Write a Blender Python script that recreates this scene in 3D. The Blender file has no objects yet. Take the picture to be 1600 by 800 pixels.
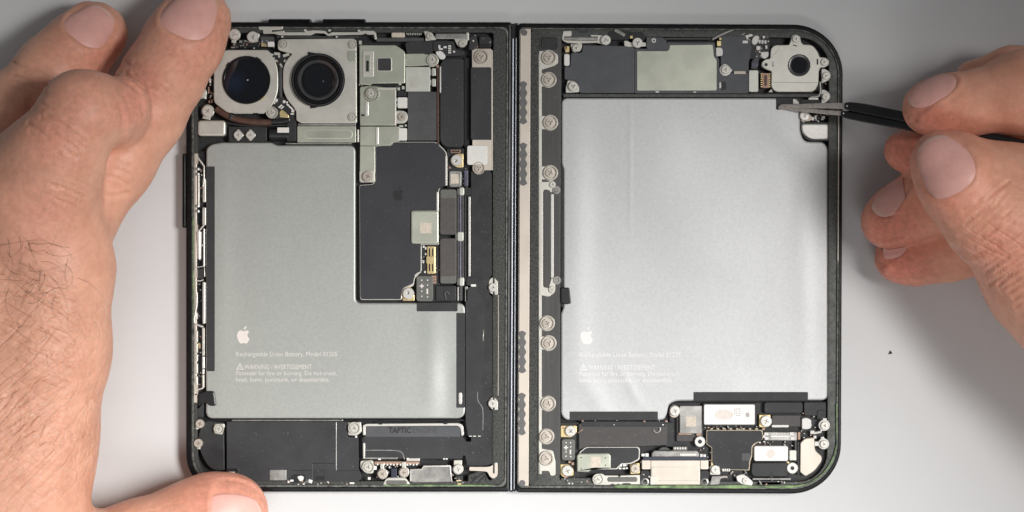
import bpy, bmesh, math, random
import numpy as np
random.seed(7); RNG = np.random.default_rng(7)
S = 0.001                                   # everything below is laid out in millimetres
sc = bpy.context.scene
COL = sc.collection
# ------------------------------------------------------------------ camera, world, lamps, exposure
CAM_H, PLANE, PXMM = 554.5, 4.5, 6.13       # camera height, phone's upper face, photo pixels per mm there
FPX = PXMM * (CAM_H - PLANE)
cam_d = bpy.data.cameras.new('camera'); cam = bpy.data.objects.new('camera', cam_d); COL.objects.link(cam)
cam.location = (0, 0, CAM_H * S); cam_d.sensor_width = 36; cam_d.lens = 36 * FPX / 1600
cam_d.clip_start = 0.02; cam_d.clip_end = 20
sc.camera = cam
world = bpy.data.worlds.new('World'); sc.world = world; world.use_nodes = True
world.node_tree.nodes['Background'].inputs[0].default_value = (0.93, 0.97, 1.0, 1)
world.node_tree.nodes['Background'].inputs[1].default_value = 0.135
def area(name, loc, target, sx, sy, power, col, spread=180):
    d = bpy.data.lights.new(name, 'AREA'); d.shape = 'RECTANGLE'; d.size = sx; d.size_y = sy
    d.energy = power; d.color = col; d.spread = math.radians(spread)
    o = bpy.data.objects.new(name, d); COL.objects.link(o); o.location = loc
    from mathutils import Vector
    o.rotation_euler = (Vector(target) - Vector(loc)).to_track_quat('-Z', 'Y').to_euler()
    return o
area('softbox_key', (0.31, -0.04, 0.53), (-0.04, -0.13, 0), 0.26, 0.16, 0.355, (1.0, 0.985, 0.965), 38)
area('softbox_fill', (0.0, -0.28, 0.44), (0.0, -0.07, 0), 0.60, 0.12, 0.085, (0.99, 0.99, 0.98), 40)
sc.view_settings.view_transform = 'Standard'; sc.view_settings.look = 'None'
sc.view_settings.exposure = 0.0; sc.view_settings.gamma = 1.0
sc.view_settings.use_curve_mapping = False
sc.cycles.use_denoising = True

# ------------------------------------------------------------------ materials
M = {}
def nodes(name):
    m = bpy.data.materials.new(name); m.use_nodes = True; M[name] = m
    nt = m.node_tree; return m, nt, nt.nodes['Principled BSDF']
def N(nt, t, **kw):
    n = nt.nodes.new(t)
    for k, v in kw.items():
        if hasattr(n, k): setattr(n, k, v)
        else: n.inputs[k].default_value = v
    return n
def noise(nt, scale, detail=3, rough=0.55, stretch=None):
    tc = N(nt, 'ShaderNodeTexCoord'); mp = N(nt, 'ShaderNodeMapping')
    nt.links.new(tc.outputs['Object'], mp.inputs[0])
    if stretch: mp.inputs['Scale'].default_value = stretch
    n = N(nt, 'ShaderNodeTexNoise'); n.inputs['Scale'].default_value = scale
    n.inputs['Detail'].default_value = detail; n.inputs['Roughness'].default_value = rough
    nt.links.new(mp.outputs[0], n.inputs[0]); return n.outputs['Fac']
def ramp(nt, fac, stops):
    r = N(nt, 'ShaderNodeValToRGB'); e = r.color_ramp.elements
    while len(e) < len(stops): e.new(0.5)
    for el, (p, c) in zip(e, stops): el.position = p; el.color = (*c, 1)
    nt.links.new(fac, r.inputs[0]); return r.outputs[0]
def bump(nt, b, height, strength, dist):
    n = N(nt, 'ShaderNodeBump'); n.inputs['Strength'].default_value = strength; n.inputs['Distance'].default_value = dist * S
    nt.links.new(height, n.inputs['Height'])
    prev = b.inputs['Normal'].links
    if prev: nt.links.new(prev[0].from_socket, n.inputs['Normal'])
    nt.links.new(n.outputs[0], b.inputs['Normal'])
def mat(name, c, rough=0.5, metal=0.0, var=0.15, vscale=900, spec=0.5, coat=0.0, bmp=0.0, bscale=3000, stretch=None, rvar=0.0, c2=None, dust=0.0):
    m, nt, b = nodes(name)
    b.inputs['Metallic'].default_value = metal; b.inputs['Roughness'].default_value = rough
    b.inputs['Specular IOR Level'].default_value = spec; b.inputs['Coat Weight'].default_value = coat
    f = noise(nt, vscale, 4, 0.6, stretch)
    lo = tuple(x * (1 - var) for x in c); hi = c2 or tuple(min(1, x * (1 + var)) for x in c)
    col = ramp(nt, f, [(0.32, lo), (0.68, hi)])
    if dust:
        mx = N(nt, 'ShaderNodeMix', data_type='RGBA'); nt.links.new(ramp(nt, noise(nt, 2600, 1, 0.4), [(0.735, (0, 0, 0)), (0.80, (dust,) * 3)]), mx.inputs[0])
        nt.links.new(col, mx.inputs[6]); mx.inputs[7].default_value = (0.30, 0.29, 0.27, 1); col = mx.outputs[2]
    nt.links.new(col, b.inputs['Base Color'])
    if rvar:
        f2 = noise(nt, vscale * 0.35, 3); mr = N(nt, 'ShaderNodeMapRange')
        mr.inputs['From Min'].default_value = 0.3; mr.inputs['From Max'].default_value = 0.7
        mr.inputs['To Min'].default_value = rough - rvar; mr.inputs['To Max'].default_value = rough + rvar
        nt.links.new(f2, mr.inputs[0]); nt.links.new(mr.outputs[0], b.inputs['Roughness'])
    if bmp: bump(nt, b, noise(nt, bscale, 3, 0.6, stretch), bmp, 0.1)
    return m
mat('table', (0.685, 0.685, 0.685), 0.45, var=0.02, vscale=25, bmp=0.05, bscale=2500)
mat('frame_black', (0.007, 0.007, 0.008), 0.38, var=0.3, vscale=400, spec=0.25, rvar=0.08)
mat('frame_lip', (0.075, 0.078, 0.072), 0.55, 0.2, var=0.55, vscale=700, bmp=0.5, bscale=2500, c2=(0.20, 0.205, 0.185))
mat('frame_lip_green', (0.07, 0.10, 0.05), 0.5, 0.1, var=0.5, vscale=260, bmp=0.4, bscale=2500, c2=(0.30, 0.46, 0.19))
mat('gasket', (0.036, 0.037, 0.035), 0.85, var=0.4, vscale=2400, bmp=0.8, bscale=3500, c2=(0.098, 0.099, 0.092))
mat('ledge', (0.062, 0.065, 0.060), 0.55, 0.1, var=0.3, vscale=1500, bmp=0.4, bscale=3000, rvar=0.1, c2=(0.10, 0.104, 0.094), dust=0.5)
mat('slate', (0.082, 0.085, 0.093), 0.6, var=0.10, vscale=220, bmp=0.12, bscale=1500, rvar=0.1, dust=0.5)
mat('tray', (0.016, 0.016, 0.017), 0.6, var=0.3)
mat('graphite', (0.042, 0.043, 0.046), 0.6, spec=0.3, var=0.14, vscale=160, bmp=0.12, bscale=1200, rvar=0.12, dust=0.5)
mat('graphite_light', (0.072, 0.074, 0.075), 0.6, var=0.16, vscale=220, bmp=0.15, bscale=1600, rvar=0.1, dust=0.5)
mat('board_cover', (0.038, 0.039, 0.045), 0.52, spec=0.35, var=0.12, vscale=120, bmp=0.10, bscale=500, rvar=0.1, dust=0.5)
mat('tape_black', (0.040, 0.040, 0.042), 0.58, spec=0.3, var=0.12, vscale=300, bmp=0.1, dust=0.5)
mat('flex_black', (0.028, 0.029, 0.030), 0.52, spec=0.35, var=0.25, vscale=300, bmp=0.15, bscale=900, dust=0.5)
mat('plastic_black', (0.016, 0.016, 0.017), 0.36, var=0.25, vscale=500, bmp=0.1)
mat('brushed_gray', (0.075, 0.072, 0.069), 0.45, 0.3, var=0.16, vscale=900, stretch=(1, 0.05, 1), dust=0.5)
mat('steel', (0.635, 0.615, 0.555), 0.42, 0.42, var=0.06, vscale=350, bmp=0.05, bscale=5000, rvar=0.06)
mat('steel_green', (0.56, 0.575, 0.48), 0.36, 0.6, var=0.07, vscale=200, bmp=0.05, bscale=5000, rvar=0.06)
mat('steel_dull', (0.36, 0.35, 0.33), 0.38, 0.5, var=0.3, vscale=400, rvar=0.1)
mat('chip_steel', (0.62, 0.62, 0.56), 0.45, 0.4, var=0.06, vscale=600)
mat('beige_metal', (0.66, 0.59, 0.51), 0.42, 0.4, var=0.06, vscale=260, stretch=(1, 0.15, 1), rvar=0.08)
mat('glue_gray', (0.135, 0.13, 0.13), 0.6, var=0.1)
mat('nickel', (0.80, 0.775, 0.725), 0.32, 0.40, var=0.08, vscale=1500)
mat('screw_beige', (0.62, 0.55, 0.475), 0.36, 0.5, var=0.08, vscale=1500)
mat('gold', (0.86, 0.68, 0.36), 0.35, 0.75, var=0.12, vscale=1500)
mat('brass_dull', (0.50, 0.42, 0.31), 0.45, 0.4, var=0.1, vscale=1500)
mat('copper', (0.40, 0.255, 0.19), 0.45, 0.3, var=0.2, vscale=1500)
mat('white_part', (0.80, 0.78, 0.74), 0.5, var=0.04)
mat('code_patch', (0.66, 0.58, 0.48), 0.6, var=0.18, vscale=2200)
mat('smudge', (0.80, 0.735, 0.675), 0.6, var=0.05)
mat('label_white', (0.90, 0.885, 0.86), 0.5, var=0.03)
mat('label_ink', (0.50, 0.46, 0.43), 0.6, var=0.1)
mat('brown_light', (0.088, 0.078, 0.073), 0.5, 0.1, var=0.12, vscale=900)
mat('brown', (0.056, 0.051, 0.049), 0.5, 0.1, var=0.12, vscale=900, dust=0.5)
mat('cable_brown', (0.095, 0.048, 0.034), 0.4, var=0.2, vscale=700, spec=0.5)
mat('lens_black', (0.006, 0.006, 0.007), 0.16, var=0.2, spec=0.6)
mat('lens_ring', (0.16, 0.16, 0.165), 0.32, 0.85, var=0.1)
mat('lens_glass', (0.003, 0.0035, 0.006), 0.07, var=0.2, spec=0.6, coat=0.6)
mat('lens_coating', (0.008, 0.014, 0.045), 0.12, var=0.3, vscale=500, spec=0.9)
mat('flex_violet', (0.10, 0.095, 0.14), 0.4, var=0.3)
mat('flex_navy', (0.030, 0.034, 0.055), 0.4, var=0.2)
mat('hinge_steel', (0.62, 0.65, 0.71), 0.35, 0.45, var=0.1, stretch=(1, 0.02, 1))
mat('print_light', (0.80, 0.745, 0.69), 0.6, var=0.03)
mat('print_mid', (0.70, 0.68, 0.64), 0.6, var=0.10, vscale=2500)
mat('print_faint', (0.86, 0.84, 0.82), 0.6, var=0.05, vscale=2500)
mat('print_dark', (0.012, 0.012, 0.013), 0.5, var=0.1)
mat('print_dim', (0.050, 0.050, 0.052), 0.5, var=0.1)
mat('connector_gray', (0.135, 0.135, 0.12), 0.5, var=0.12)
mat('tweezer_metal', (0.70, 0.63, 0.58), 0.30, 0.6, var=0.2, vscale=1100, rvar=0.1)
mat('tweezer_grip', (0.012, 0.012, 0.013), 0.17, var=0.2, vscale=800, spec=0.6)
mat('dust', (0.03, 0.025, 0.02), 0.8)

def coated_glass(name, px, py, rad):
    m, nt, b = nodes(name); b.inputs['Roughness'].default_value = 0.08; b.inputs['Coat Weight'].default_value = 0.4
    tc = N(nt, 'ShaderNodeTexCoord'); vd = N(nt, 'ShaderNodeVectorMath', operation='DISTANCE'); nt.links.new(tc.outputs['Object'], vd.inputs[0])
    k = 549 / 3371.5; vd.inputs[1].default_value = ((px - 800) * k * S, (400 - py) * k * S, 5.55 * S)
    dv = N(nt, 'ShaderNodeMath', operation='DIVIDE'); nt.links.new(vd.outputs['Value'], dv.inputs[0]); dv.inputs[1].default_value = rad / 6.13 * S
    nt.links.new(ramp(nt, dv.outputs[0], [(0.0, (0.008, 0.015, 0.036)), (1.0, (0.003, 0.0035, 0.006))]), b.inputs['Base Color'])
coated_glass('lens_glass_blue', 366, 128, 24)
def foil(name, ridges, tint):
    """satin battery pouch: fine grain, soft dents and a few long pressed ridges"""
    m, nt, b = nodes(name)
    b.inputs['Metallic'].default_value = 0.40; b.inputs['Roughness'].default_value = 0.46
    f = noise(nt, 1800, 4, 0.65)
    nt.links.new(ramp(nt, f, [(0.3, tuple(x * 0.92 for x in tint)), (0.7, tuple(min(1, x * 1.07) for x in tint))]), b.inputs['Base Color'])
    f2 = noise(nt, 60, 3); mr = N(nt, 'ShaderNodeMapRange')
    mr.inputs['From Min'].default_value = 0.3; mr.inputs['From Max'].default_value = 0.7
    mr.inputs['To Min'].default_value = 0.44; mr.inputs['To Max'].default_value = 0.49
    nt.links.new(f2, mr.inputs[0]); nt.links.new(mr.outputs[0], b.inputs['Roughness'])
    bump(nt, b, noise(nt, 30, 2, 0.4), 0.085, 3.0)
    tc = N(nt, 'ShaderNodeTexCoord'); sp = N(nt, 'ShaderNodeSeparateXYZ'); nt.links.new(tc.outputs['Object'], sp.inputs[0])
    def mth(op, a, bb):
        n = N(nt, 'ShaderNodeMath', operation=op)
        for i, v in enumerate((a, bb)):
            if isinstance(v, (int, float)): n.inputs[i].default_value = v
            else: nt.links.new(v, n.inputs[i])
        return n.outputs[0]
    tot = None
    for (cx, cy, wx, wy, amp, slope) in ridges:         # mm
        dx = mth('SUBTRACT', sp.outputs[0], cx * S); dy = mth('SUBTRACT', sp.outputs[1], cy * S)
        dx = mth('ADD', dx, mth('MULTIPLY', dy, slope))
        q = mth('ADD', mth('POWER', mth('ABSOLUTE', mth('DIVIDE', dx, wx * S), 0), 2.0), mth('POWER', mth('ABSOLUTE', mth('DIVIDE', dy, wy * S), 0), 4.0))
        e = mth('MULTIPLY', mth('POWER', 2.718, mth('MULTIPLY', q, -1.0)), amp)
        tot = e if tot is None else mth('ADD', tot, e)
    if tot is not None: bump(nt, b, tot, 1.0, 1.0)
    bump(nt, b, noise(nt, 5200, 2, 0.5), 0.10, 0.05)
    return m

def skin(name, base, red):
    m, nt, b = nodes(name)
    at_ = N(nt, 'ShaderNodeAttribute'); at_.attribute_name = 'flush'
    aw = N(nt, 'ShaderNodeAttribute'); aw.attribute_name = 'wrinkle'
    f = noise(nt, 130, 5, 0.7); f2 = noise(nt, 700, 3, 0.6)
    c1 = ramp(nt, f, [(0.28, (base[0] * 0.84, base[1] * 0.76, base[2] * 0.72)), (0.72, tuple(min(1, x * 1.10) for x in base))])
    c2 = ramp(nt, f2, [(0.35, tuple(x * 0.86 for x in red)), (0.65, tuple(min(1, x * 1.08) for x in red))])
    mx = N(nt, 'ShaderNodeMix', data_type='RGBA'); nt.links.new(at_.outputs['Fac'], mx.inputs[0])
    nt.links.new(c1, mx.inputs[6]); nt.links.new(c2, mx.inputs[7])
    mx2 = N(nt, 'ShaderNodeMix', data_type='RGBA', blend_type='MULTIPLY'); mx2.inputs[0].default_value = 1
    nt.links.new(mx.outputs[2], mx2.inputs[6])
    nt.links.new(ramp(nt, f2, [(0.3, (0.93, 0.91, 0.89)), (0.7, (1.0, 1.0, 1.0))]), mx2.inputs[7])
    nt.links.new(mx2.outputs[2], b.inputs['Base Color'])
    b.inputs['Roughness'].default_value = 0.46; b.inputs['Specular IOR Level'].default_value = 0.42
    b.inputs['Subsurface Weight'].default_value = 0.35; b.inputs['Subsurface Radius'].default_value = (1.0, 0.36, 0.18)
    b.inputs['Subsurface Scale'].default_value = 0.0022
    # wrinkles: two families of folds across the wrist (masked), then the fine lattice of skin
    tc = N(nt, 'ShaderNodeTexCoord')
    def mth(op, p, q):
        n = N(nt, 'ShaderNodeMath', operation=op)
        for i, v in enumerate((p, q)):
            if isinstance(v, (int, float)): n.inputs[i].default_value = v
            else: nt.links.new(v, n.inputs[i])
        return n.outputs[0]
    def folds(ang, stretch, scale, sharp, dist=0.6):
        mp = N(nt, 'ShaderNodeMapping', vector_type='TEXTURE'); nt.links.new(tc.outputs['Object'], mp.inputs[0])
        mp.inputs['Rotation'].default_value = (0, 0, math.radians(ang)); mp.inputs['Scale'].default_value = (stretch, 1, 1)
        wn = N(nt, 'ShaderNodeTexNoise'); wn.inputs['Scale'].default_value = scale; wn.inputs['Detail'].default_value = 1; wn.inputs['Distortion'].default_value = dist
        nt.links.new(mp.outputs[0], wn.inputs[0])
        return mth('MINIMUM', mth('ABSOLUTE', mth('SUBTRACT', wn.outputs['Fac'], 0.5), 0), sharp)
    aw2 = N(nt, 'ShaderNodeAttribute'); aw2.attribute_name = 'wrinkle_low'
    m1 = mth('ADD', aw.outputs['Fac'], mth('MULTIPLY', aw2.outputs['Fac'], 0.45)); m2 = mth('ADD', aw2.outputs['Fac'], mth('MULTIPLY', aw.outputs['Fac'], 0.45))
    def soft(x, w): y = mth('DIVIDE', x, w); return mth('MULTIPLY', mth('MULTIPLY', y, y), mth('SUBTRACT', 3.0, mth('MULTIPLY', y, 2.0)))   # rounded grooves
    bump(nt, b, mth('MULTIPLY', soft(folds(-28, 7, 240, 0.07, 0.3), 0.07), m1), 0.8, 0.28)
    bump(nt, b, mth('MULTIPLY', soft(folds(42, 7, 240, 0.07, 0.3), 0.07), m2), 0.8, 0.28)
    bump(nt, b, mth('MULTIPLY', soft(folds(-20, 3, 560, 0.09, 0.4), 0.09), m1), 0.7, 0.12)
    bump(nt, b, mth('MULTIPLY', soft(folds(35, 3, 560, 0.09, 0.4), 0.09), m2), 0.7, 0.12)
    bump(nt, b, folds(20, 2.5, 1300, 0.10), 0.25, 0.5)
    bump(nt, b, folds(-55, 2.5, 1200, 0.10), 0.25, 0.45)
    bump(nt, b, noise(nt, 420, 4, 0.65), 0.30, 0.35)
    return m
skin('skin', (0.83, 0.455, 0.325), (0.80, 0.335, 0.245))
skin('skin_warm', (0.92, 0.475, 0.335), (0.90, 0.32, 0.23))
mat('nail', (0.84, 0.45, 0.39), 0.42, var=0.07, vscale=250, spec=0.35, coat=0.0, stretch=(1, 1, 1))
mat('nail_edge', (0.82, 0.52, 0.43), 0.35, var=0.05)
mat('hair', (0.018, 0.010, 0.007), 0.45, var=0.2)

# ------------------------------------------------------------------ helpers
def at(px, py, z): k = (CAM_H - z) / FPX; return ((px - 800) * k, (400 - py) * k)
def link(name, me, m, parent=None, smooth=35):
    o = bpy.data.objects.new(name, me); COL.objects.link(o)
    if m: me.materials.append(M[m])
    if smooth:
        me.set_sharp_from_angle(angle=math.radians(smooth)); me.polygons.foreach_set('use_smooth', [len(p.vertices) < 5 for p in me.polygons])
    if parent: o.parent = parent
    return o
def tag(o, label, cat, kind=None, group=None):
    o['label'] = label
    if cat: o['category'] = cat
    if kind: o['kind'] = kind
    if group: o['group'] = group
    return o
def rr(x0, y0, x1, y1, r=2, n=6):
    if not isinstance(r, (tuple, list)): r = (r,) * 4
    lim = min(x1 - x0, y1 - y0) / 2 - 0.01
    r = [max(0.05, min(q, lim)) for q in r]; out = []
    for (cx, cy, q, a0) in ((x0 + r[0], y0 + r[0], r[0], 180), (x1 - r[1], y0 + r[1], r[1], 270), (x1 - r[2], y1 - r[2], r[2], 0), (x0 + r[3], y1 - r[3], r[3], 90)):
        for i in range(n + 1):
            a = math.radians(a0 + 90 * i / n); out.append((cx + q * math.cos(a), cy + q * math.sin(a)))
    return out
def rp(pts, r=2.0, n=4):
    """polygon with rounded corners: points are (x, y) or (x, y, radius)"""
    out = []; L = len(pts)
    for i in range(L):
        p = np.array(pts[i][:2], float); a = np.array(pts[i - 1][:2], float); b = np.array(pts[(i + 1) % L][:2], float)
        q = pts[i][2] if len(pts[i]) > 2 else r
        la, lb = np.linalg.norm(a - p), np.linalg.norm(b - p)
        q = min(q, la * 0.49, lb * 0.49)
        if q < 0.2: out.append(tuple(p)); continue
        s, e = p + (a - p) / la * q, p + (b - p) / lb * q
        for j in range(n + 1):
            t = j / n; out.append(tuple((1 - t) ** 2 * s + 2 * t * (1 - t) * p + t * t * e))
    return out
def disc(cx, cy, r, n=28): return [(cx + r * math.cos(2 * math.pi * i / n), cy + r * math.sin(2 * math.pi * i / n)) for i in range(n)]
def lobe(cx, cy, r, ang, ln, w, n=20):
    """round tab with a neck of width w reaching ln from the centre towards ang (degrees, photo axes)"""
    a = math.radians(ang); h = math.asin(min(0.99, w / 2 / r)); out = []
    for i in range(n + 1):
        t = a + h + (2 * math.pi - 2 * h) * i / n; out.append((cx + r * math.cos(t), cy + r * math.sin(t)))
    ux, uy = math.cos(a), math.sin(a)
    out.append((cx + ln * ux + w / 2 * uy, cy + ln * uy - w / 2 * ux)); out.append((cx + ln * ux - w / 2 * uy, cy + ln * uy + w / 2 * ux))
    return out
def offset(P, d):
    out = []; L = len(P)
    for i in range(L):
        a, p, b = P[i - 1], P[i], P[(i + 1) % L]
        e1, e2 = p - a, b - p
        n1 = np.array([-e1[1], e1[0]]) / (np.linalg.norm(e1) + 1e-9); n2 = np.array([-e2[1], e2[0]]) / (np.linalg.norm(e2) + 1e-9)
        k = 1 + n1 @ n2; v = (n1 + n2) / max(k, 0.35); out.append(p + v * d)
    return out
def clean(pts, z):
    P = [np.array(at(x, y, z)) for x, y in pts]; Q = []
    for p in P:
        if not Q or np.linalg.norm(p - Q[-1]) > 0.012: Q.append(p)
    if np.linalg.norm(Q[0] - Q[-1]) < 0.012: Q.pop()
    A = sum(Q[i - 1][0] * Q[i][1] - Q[i][0] * Q[i - 1][1] for i in range(len(Q)))
    return Q if A > 0 else Q[::-1]
def plate_mesh(name, pts, z0, z1, bev):
    P = clean(pts, z1); bev = min(bev, (z1 - z0) * 0.6)
    prof = [(0, z0), (0, z1 - bev), (0.3 * bev, z1 - 0.3 * bev), (bev, z1)] if bev > 0 else [(0, z0), (0, z1)]
    V = []; F = []; L = len(P)
    for d, z in prof:
        for p in (offset(P, d) if d else P): V.append((p[0] * S, p[1] * S, z * S))
    for k in range(len(prof) - 1):
        for i in range(L):
            j = (i + 1) % L; F.append((k * L + i, k * L + j, (k + 1) * L + j, (k + 1) * L + i))
    F.append(tuple(range((len(prof) - 1) * L, len(prof) * L))); F.append(tuple(range(L - 1, -1, -1)))
    me = bpy.data.meshes.new(name); me.from_pydata(V, [], F); me.update(); return me
def plate(name, pts, z0, z1, m, parent, bev=0.12): return link(name, plate_mesh(name, pts, z0, z1, bev), m, parent)
def box(name, x0, y0, x1, y1, z0, z1, m, parent, r=1.5, bev=0.12): return plate(name, rr(x0, y0, x1, y1, r, 4), z0, z1, m, parent, bev)
def ring(name, outer, inner, z0, z1, m, parent, bev=0.2, ibev=0.1):
    O = [np.array(at(x, y, z1)) for x, y in outer][::-1]; I = [np.array(at(x, y, z1)) for x, y in inner][::-1]
    rows = [(O, 0, z0), (O, 0, z1 - bev), (O, bev * 0.3, z1 - bev * 0.3), (O, bev, z1), (I, -ibev, z1), (I, 0, z1 - ibev), (I, 0, z0)]
    V = []; F = []; L = len(O)
    for P, d, z in rows:
        for p in (offset(P, d) if d else P): V.append((p[0] * S, p[1] * S, z * S))
    R = len(rows)
    for k in range(R):
        for i in range(L):
            j = (i + 1) % L; kk = (k + 1) % R; F.append((k * L + i, k * L + j, kk * L + j, kk * L + i))
    me = bpy.data.meshes.new(name); me.from_pydata(V, [], F); me.update(); return link(name, me, m, parent)
def lathe(name, cx, cy, prof, m, parent, n=40):
    """prof: (radius px, z mm) from outside to centre"""
    V = []; F = []
    for r, z in prof:
        for i in range(n):
            a = 2 * math.pi * i / n; x, y = at(cx + max(r, 0.02) * math.cos(a), cy - max(r, 0.02) * math.sin(a), z); V.append((x * S, y * S, z * S))
    for k in range(len(prof) - 1):
        for i in range(n):
            j = (i + 1) % n; F.append((k * n + i, k * n + j, (k + 1) * n + j, (k + 1) * n + i))
    me = bpy.data.meshes.new(name); me.from_pydata(V, [], F); me.update(); return link(name, me, m, parent, 30)
def tube(name, pts, rad, m, parent, n=10, flat=1.0):
    """pts: (px, py, z); rad: px, one or per point"""
    P = [np.array([*at(x, y, z), z]) for x, y, z in pts]
    R = [r / PXMM for r in (rad if isinstance(rad, (list, tuple)) else [rad] * len(P))]
    V = []; F = []
    for i, p in enumerate(P):
        t = P[min(i + 1, len(P) - 1)] - P[max(i - 1, 0)]; t = t / np.linalg.norm(t)
        s = np.cross(t, [0, 0, 1]); s = s / (np.linalg.norm(s) + 1e-9); u = np.cross(s, t)
        for k in range(n):
            a = 2 * math.pi * k / n; q = p + R[i] * (math.cos(a) * s + flat * math.sin(a) * u); V.append(tuple(q * S))
    for i in range(len(P) - 1):
        for k in range(n):
            j = (k + 1) % n; F.append((i * n + k, i * n + j, (i + 1) * n + j, (i + 1) * n + k))
    F.append(tuple(range(n - 1, -1, -1))); F.append(tuple(range((len(P) - 1) * n, len(P) * n)))
    me = bpy.data.meshes.new(name); me.from_pydata(V, [], F); me.update(); return link(name, me, m, parent, 50)
def smooth_path(pts, n=8):
    P = np.array(pts, float); out = []
    for i in range(len(P) - 1):
        p0, p1, p2, p3 = P[max(i - 1, 0)], P[i], P[i + 1], P[min(i + 2, len(P) - 1)]
        for k in range(n):
            t = k / n; out.append(0.5 * ((2 * p1) + (p2 - p0) * t + (2 * p0 - 5 * p1 + 4 * p2 - p3) * t * t + (3 * p1 - p0 - 3 * p2 + p3) * t ** 3))
    out.append(P[-1]); return [tuple(q) for q in out]
def bits(name, rects, z0, z1, m, parent):
    """many tiny soldered parts too small to pick apart: one mesh"""
    bm = bmesh.new()
    for q in rects:
        x, y, w, h = q[:4]; a = math.radians(q[4]) if len(q) > 4 else 0
        vs = []
        for z in (z0, z1):
            for sx, sy in ((-1, -1), (1, -1), (1, 1), (-1, 1)):
                dx, dy = sx * w / 2, sy * h / 2
                X, Y = at(x + dx * math.cos(a) - dy * math.sin(a), y + dx * math.sin(a) + dy * math.cos(a), z1); vs.append(bm.verts.new((X * S, Y * S, z * S)))
        bm.faces.new(vs[4:]); bm.faces.new(vs[3::-1])
        for i in range(4): j = (i + 1) % 4; bm.faces.new((vs[i], vs[j], vs[4 + j], vs[4 + i]))
    bmesh.ops.recalc_face_normals(bm, faces=bm.faces)
    me = bpy.data.meshes.new(name); bm.to_mesh(me); bm.free(); o = link(name, me, m, parent, 0); o['kind'] = 'stuff'; return o
# --- screws: one mesh per style, copied
def screw_mesh(name, lobes, groove):
    n = 36; V = []; F = []
    prof = [(1.0, -0.55), (1.0, 0.28), (0.90, 0.40)]; top, deep = 0.41, -0.14
    if groove: prof = [(1.32, -0.4), (1.31, 0.36), (1.26, 0.42), (1.12, 0.42), (1.09, -0.02), (0.87, -0.02), (0.84, 0.40)]; top, deep = 0.42, -0.02
    rows = [[(r * math.cos(2 * math.pi * i / n), r * math.sin(2 * math.pi * i / n), z) for i in range(n)] for r, z in prof]
    def rec(i, k): a = 2 * math.pi * i / n; return k * (0.15 + 0.36 * max(0, math.cos(lobes * a)) ** 1.1)
    for z, k in ((top, 1.0), (deep, 0.9)):
        rows.append([(rec(i, k) * math.cos(2 * math.pi * i / n), rec(i, k) * math.sin(2 * math.pi * i / n), z) for i in range(n)])
    for r in rows: V += r
    for k in range(len(rows) - 1):
        for i in range(n): j = (i + 1) % n; F.append((k * n + i, k * n + j, (k + 1) * n + j, (k + 1) * n + i))
    F.append(tuple(range((len(rows) - 1) * n, len(rows) * n)))
    me = bpy.data.meshes.new(name); me.from_pydata(V, [], F); me.update()
    me.set_sharp_from_angle(angle=math.radians(35)); me.polygons.foreach_set('use_smooth', [len(p.vertices) < 5 for p in me.polygons]); return me
SCREWS = {}
def screw(px, py, r, z, parent, style='nickel', tilt=0):
    """z: height of the head's top"""
    lob, grv, m = {'nickel': (4, False, 'nickel'), 'tri': (3, False, 'nickel'), 'hinge': (3, True, 'screw_beige'), 'hingex': (4, True, 'screw_beige'), 'gold': (4, False, 'nickel'),
                   'beige': (4, False, 'screw_beige'), 'standoff': (1, False, 'nickel'), 'ring': (3, True, 'steel'), 'steel': (3, False, 'steel')}[style]
    if style not in SCREWS:
        me = screw_mesh('screw', lob, grv); me.materials.append(M[m]); SCREWS[style] = me
    o = bpy.data.objects.new('screw', SCREWS[style]); COL.objects.link(o)
    x, y = at(px, py, z); o.location = (x * S, y * S, z * S); q = r / PXMM * S * (0.8 if grv and 'hinge' not in style else 1)
    o.scale = (q, q, q); o.rotation_euler = (0, 0, random.uniform(0, 6.28)); o.parent = parent; return o
def emblem(px, py, h, z, m, parent, dz=0.02):
    """apple-shaped mark, bite on the right, leaf above; h = full height in px, centred"""
    body = [(0.02, 0.33), (-0.10, 0.40), (-0.24, 0.43), (-0.40, 0.33), (-0.49, 0.12), (-0.46, -0.14), (-0.36, -0.38), (-0.24, -0.54), (-0.13, -0.55), (0.01, -0.50), (0.14, -0.55), (0.26, -0.53), (0.37, -0.38), (0.455, -0.19), (0.35, -0.12), (0.285, 0.02), (0.30, 0.17), (0.42, 0.30), (0.32, 0.40), (0.20, 0.435)]
    leaf = [(0.0, 0.47), (0.02, 0.60), (0.10, 0.70), (0.22, 0.76), (0.215, 0.64), (0.13, 0.52)]
    k = h / 1.33; cy = py + 0.105 * k
    o = plate('emblem', rp([(px + x * k, cy - y * k, 0.10 * k) for x, y in body], n=3), z - 0.1, z + dz, m, parent, 0)
    lf = plate('emblem_leaf', rp([(px + x * k, cy - y * k, 0.05 * k) for x, y in leaf], n=3), z - 0.1, z + dz, m, parent, 0)
    return o
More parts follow.
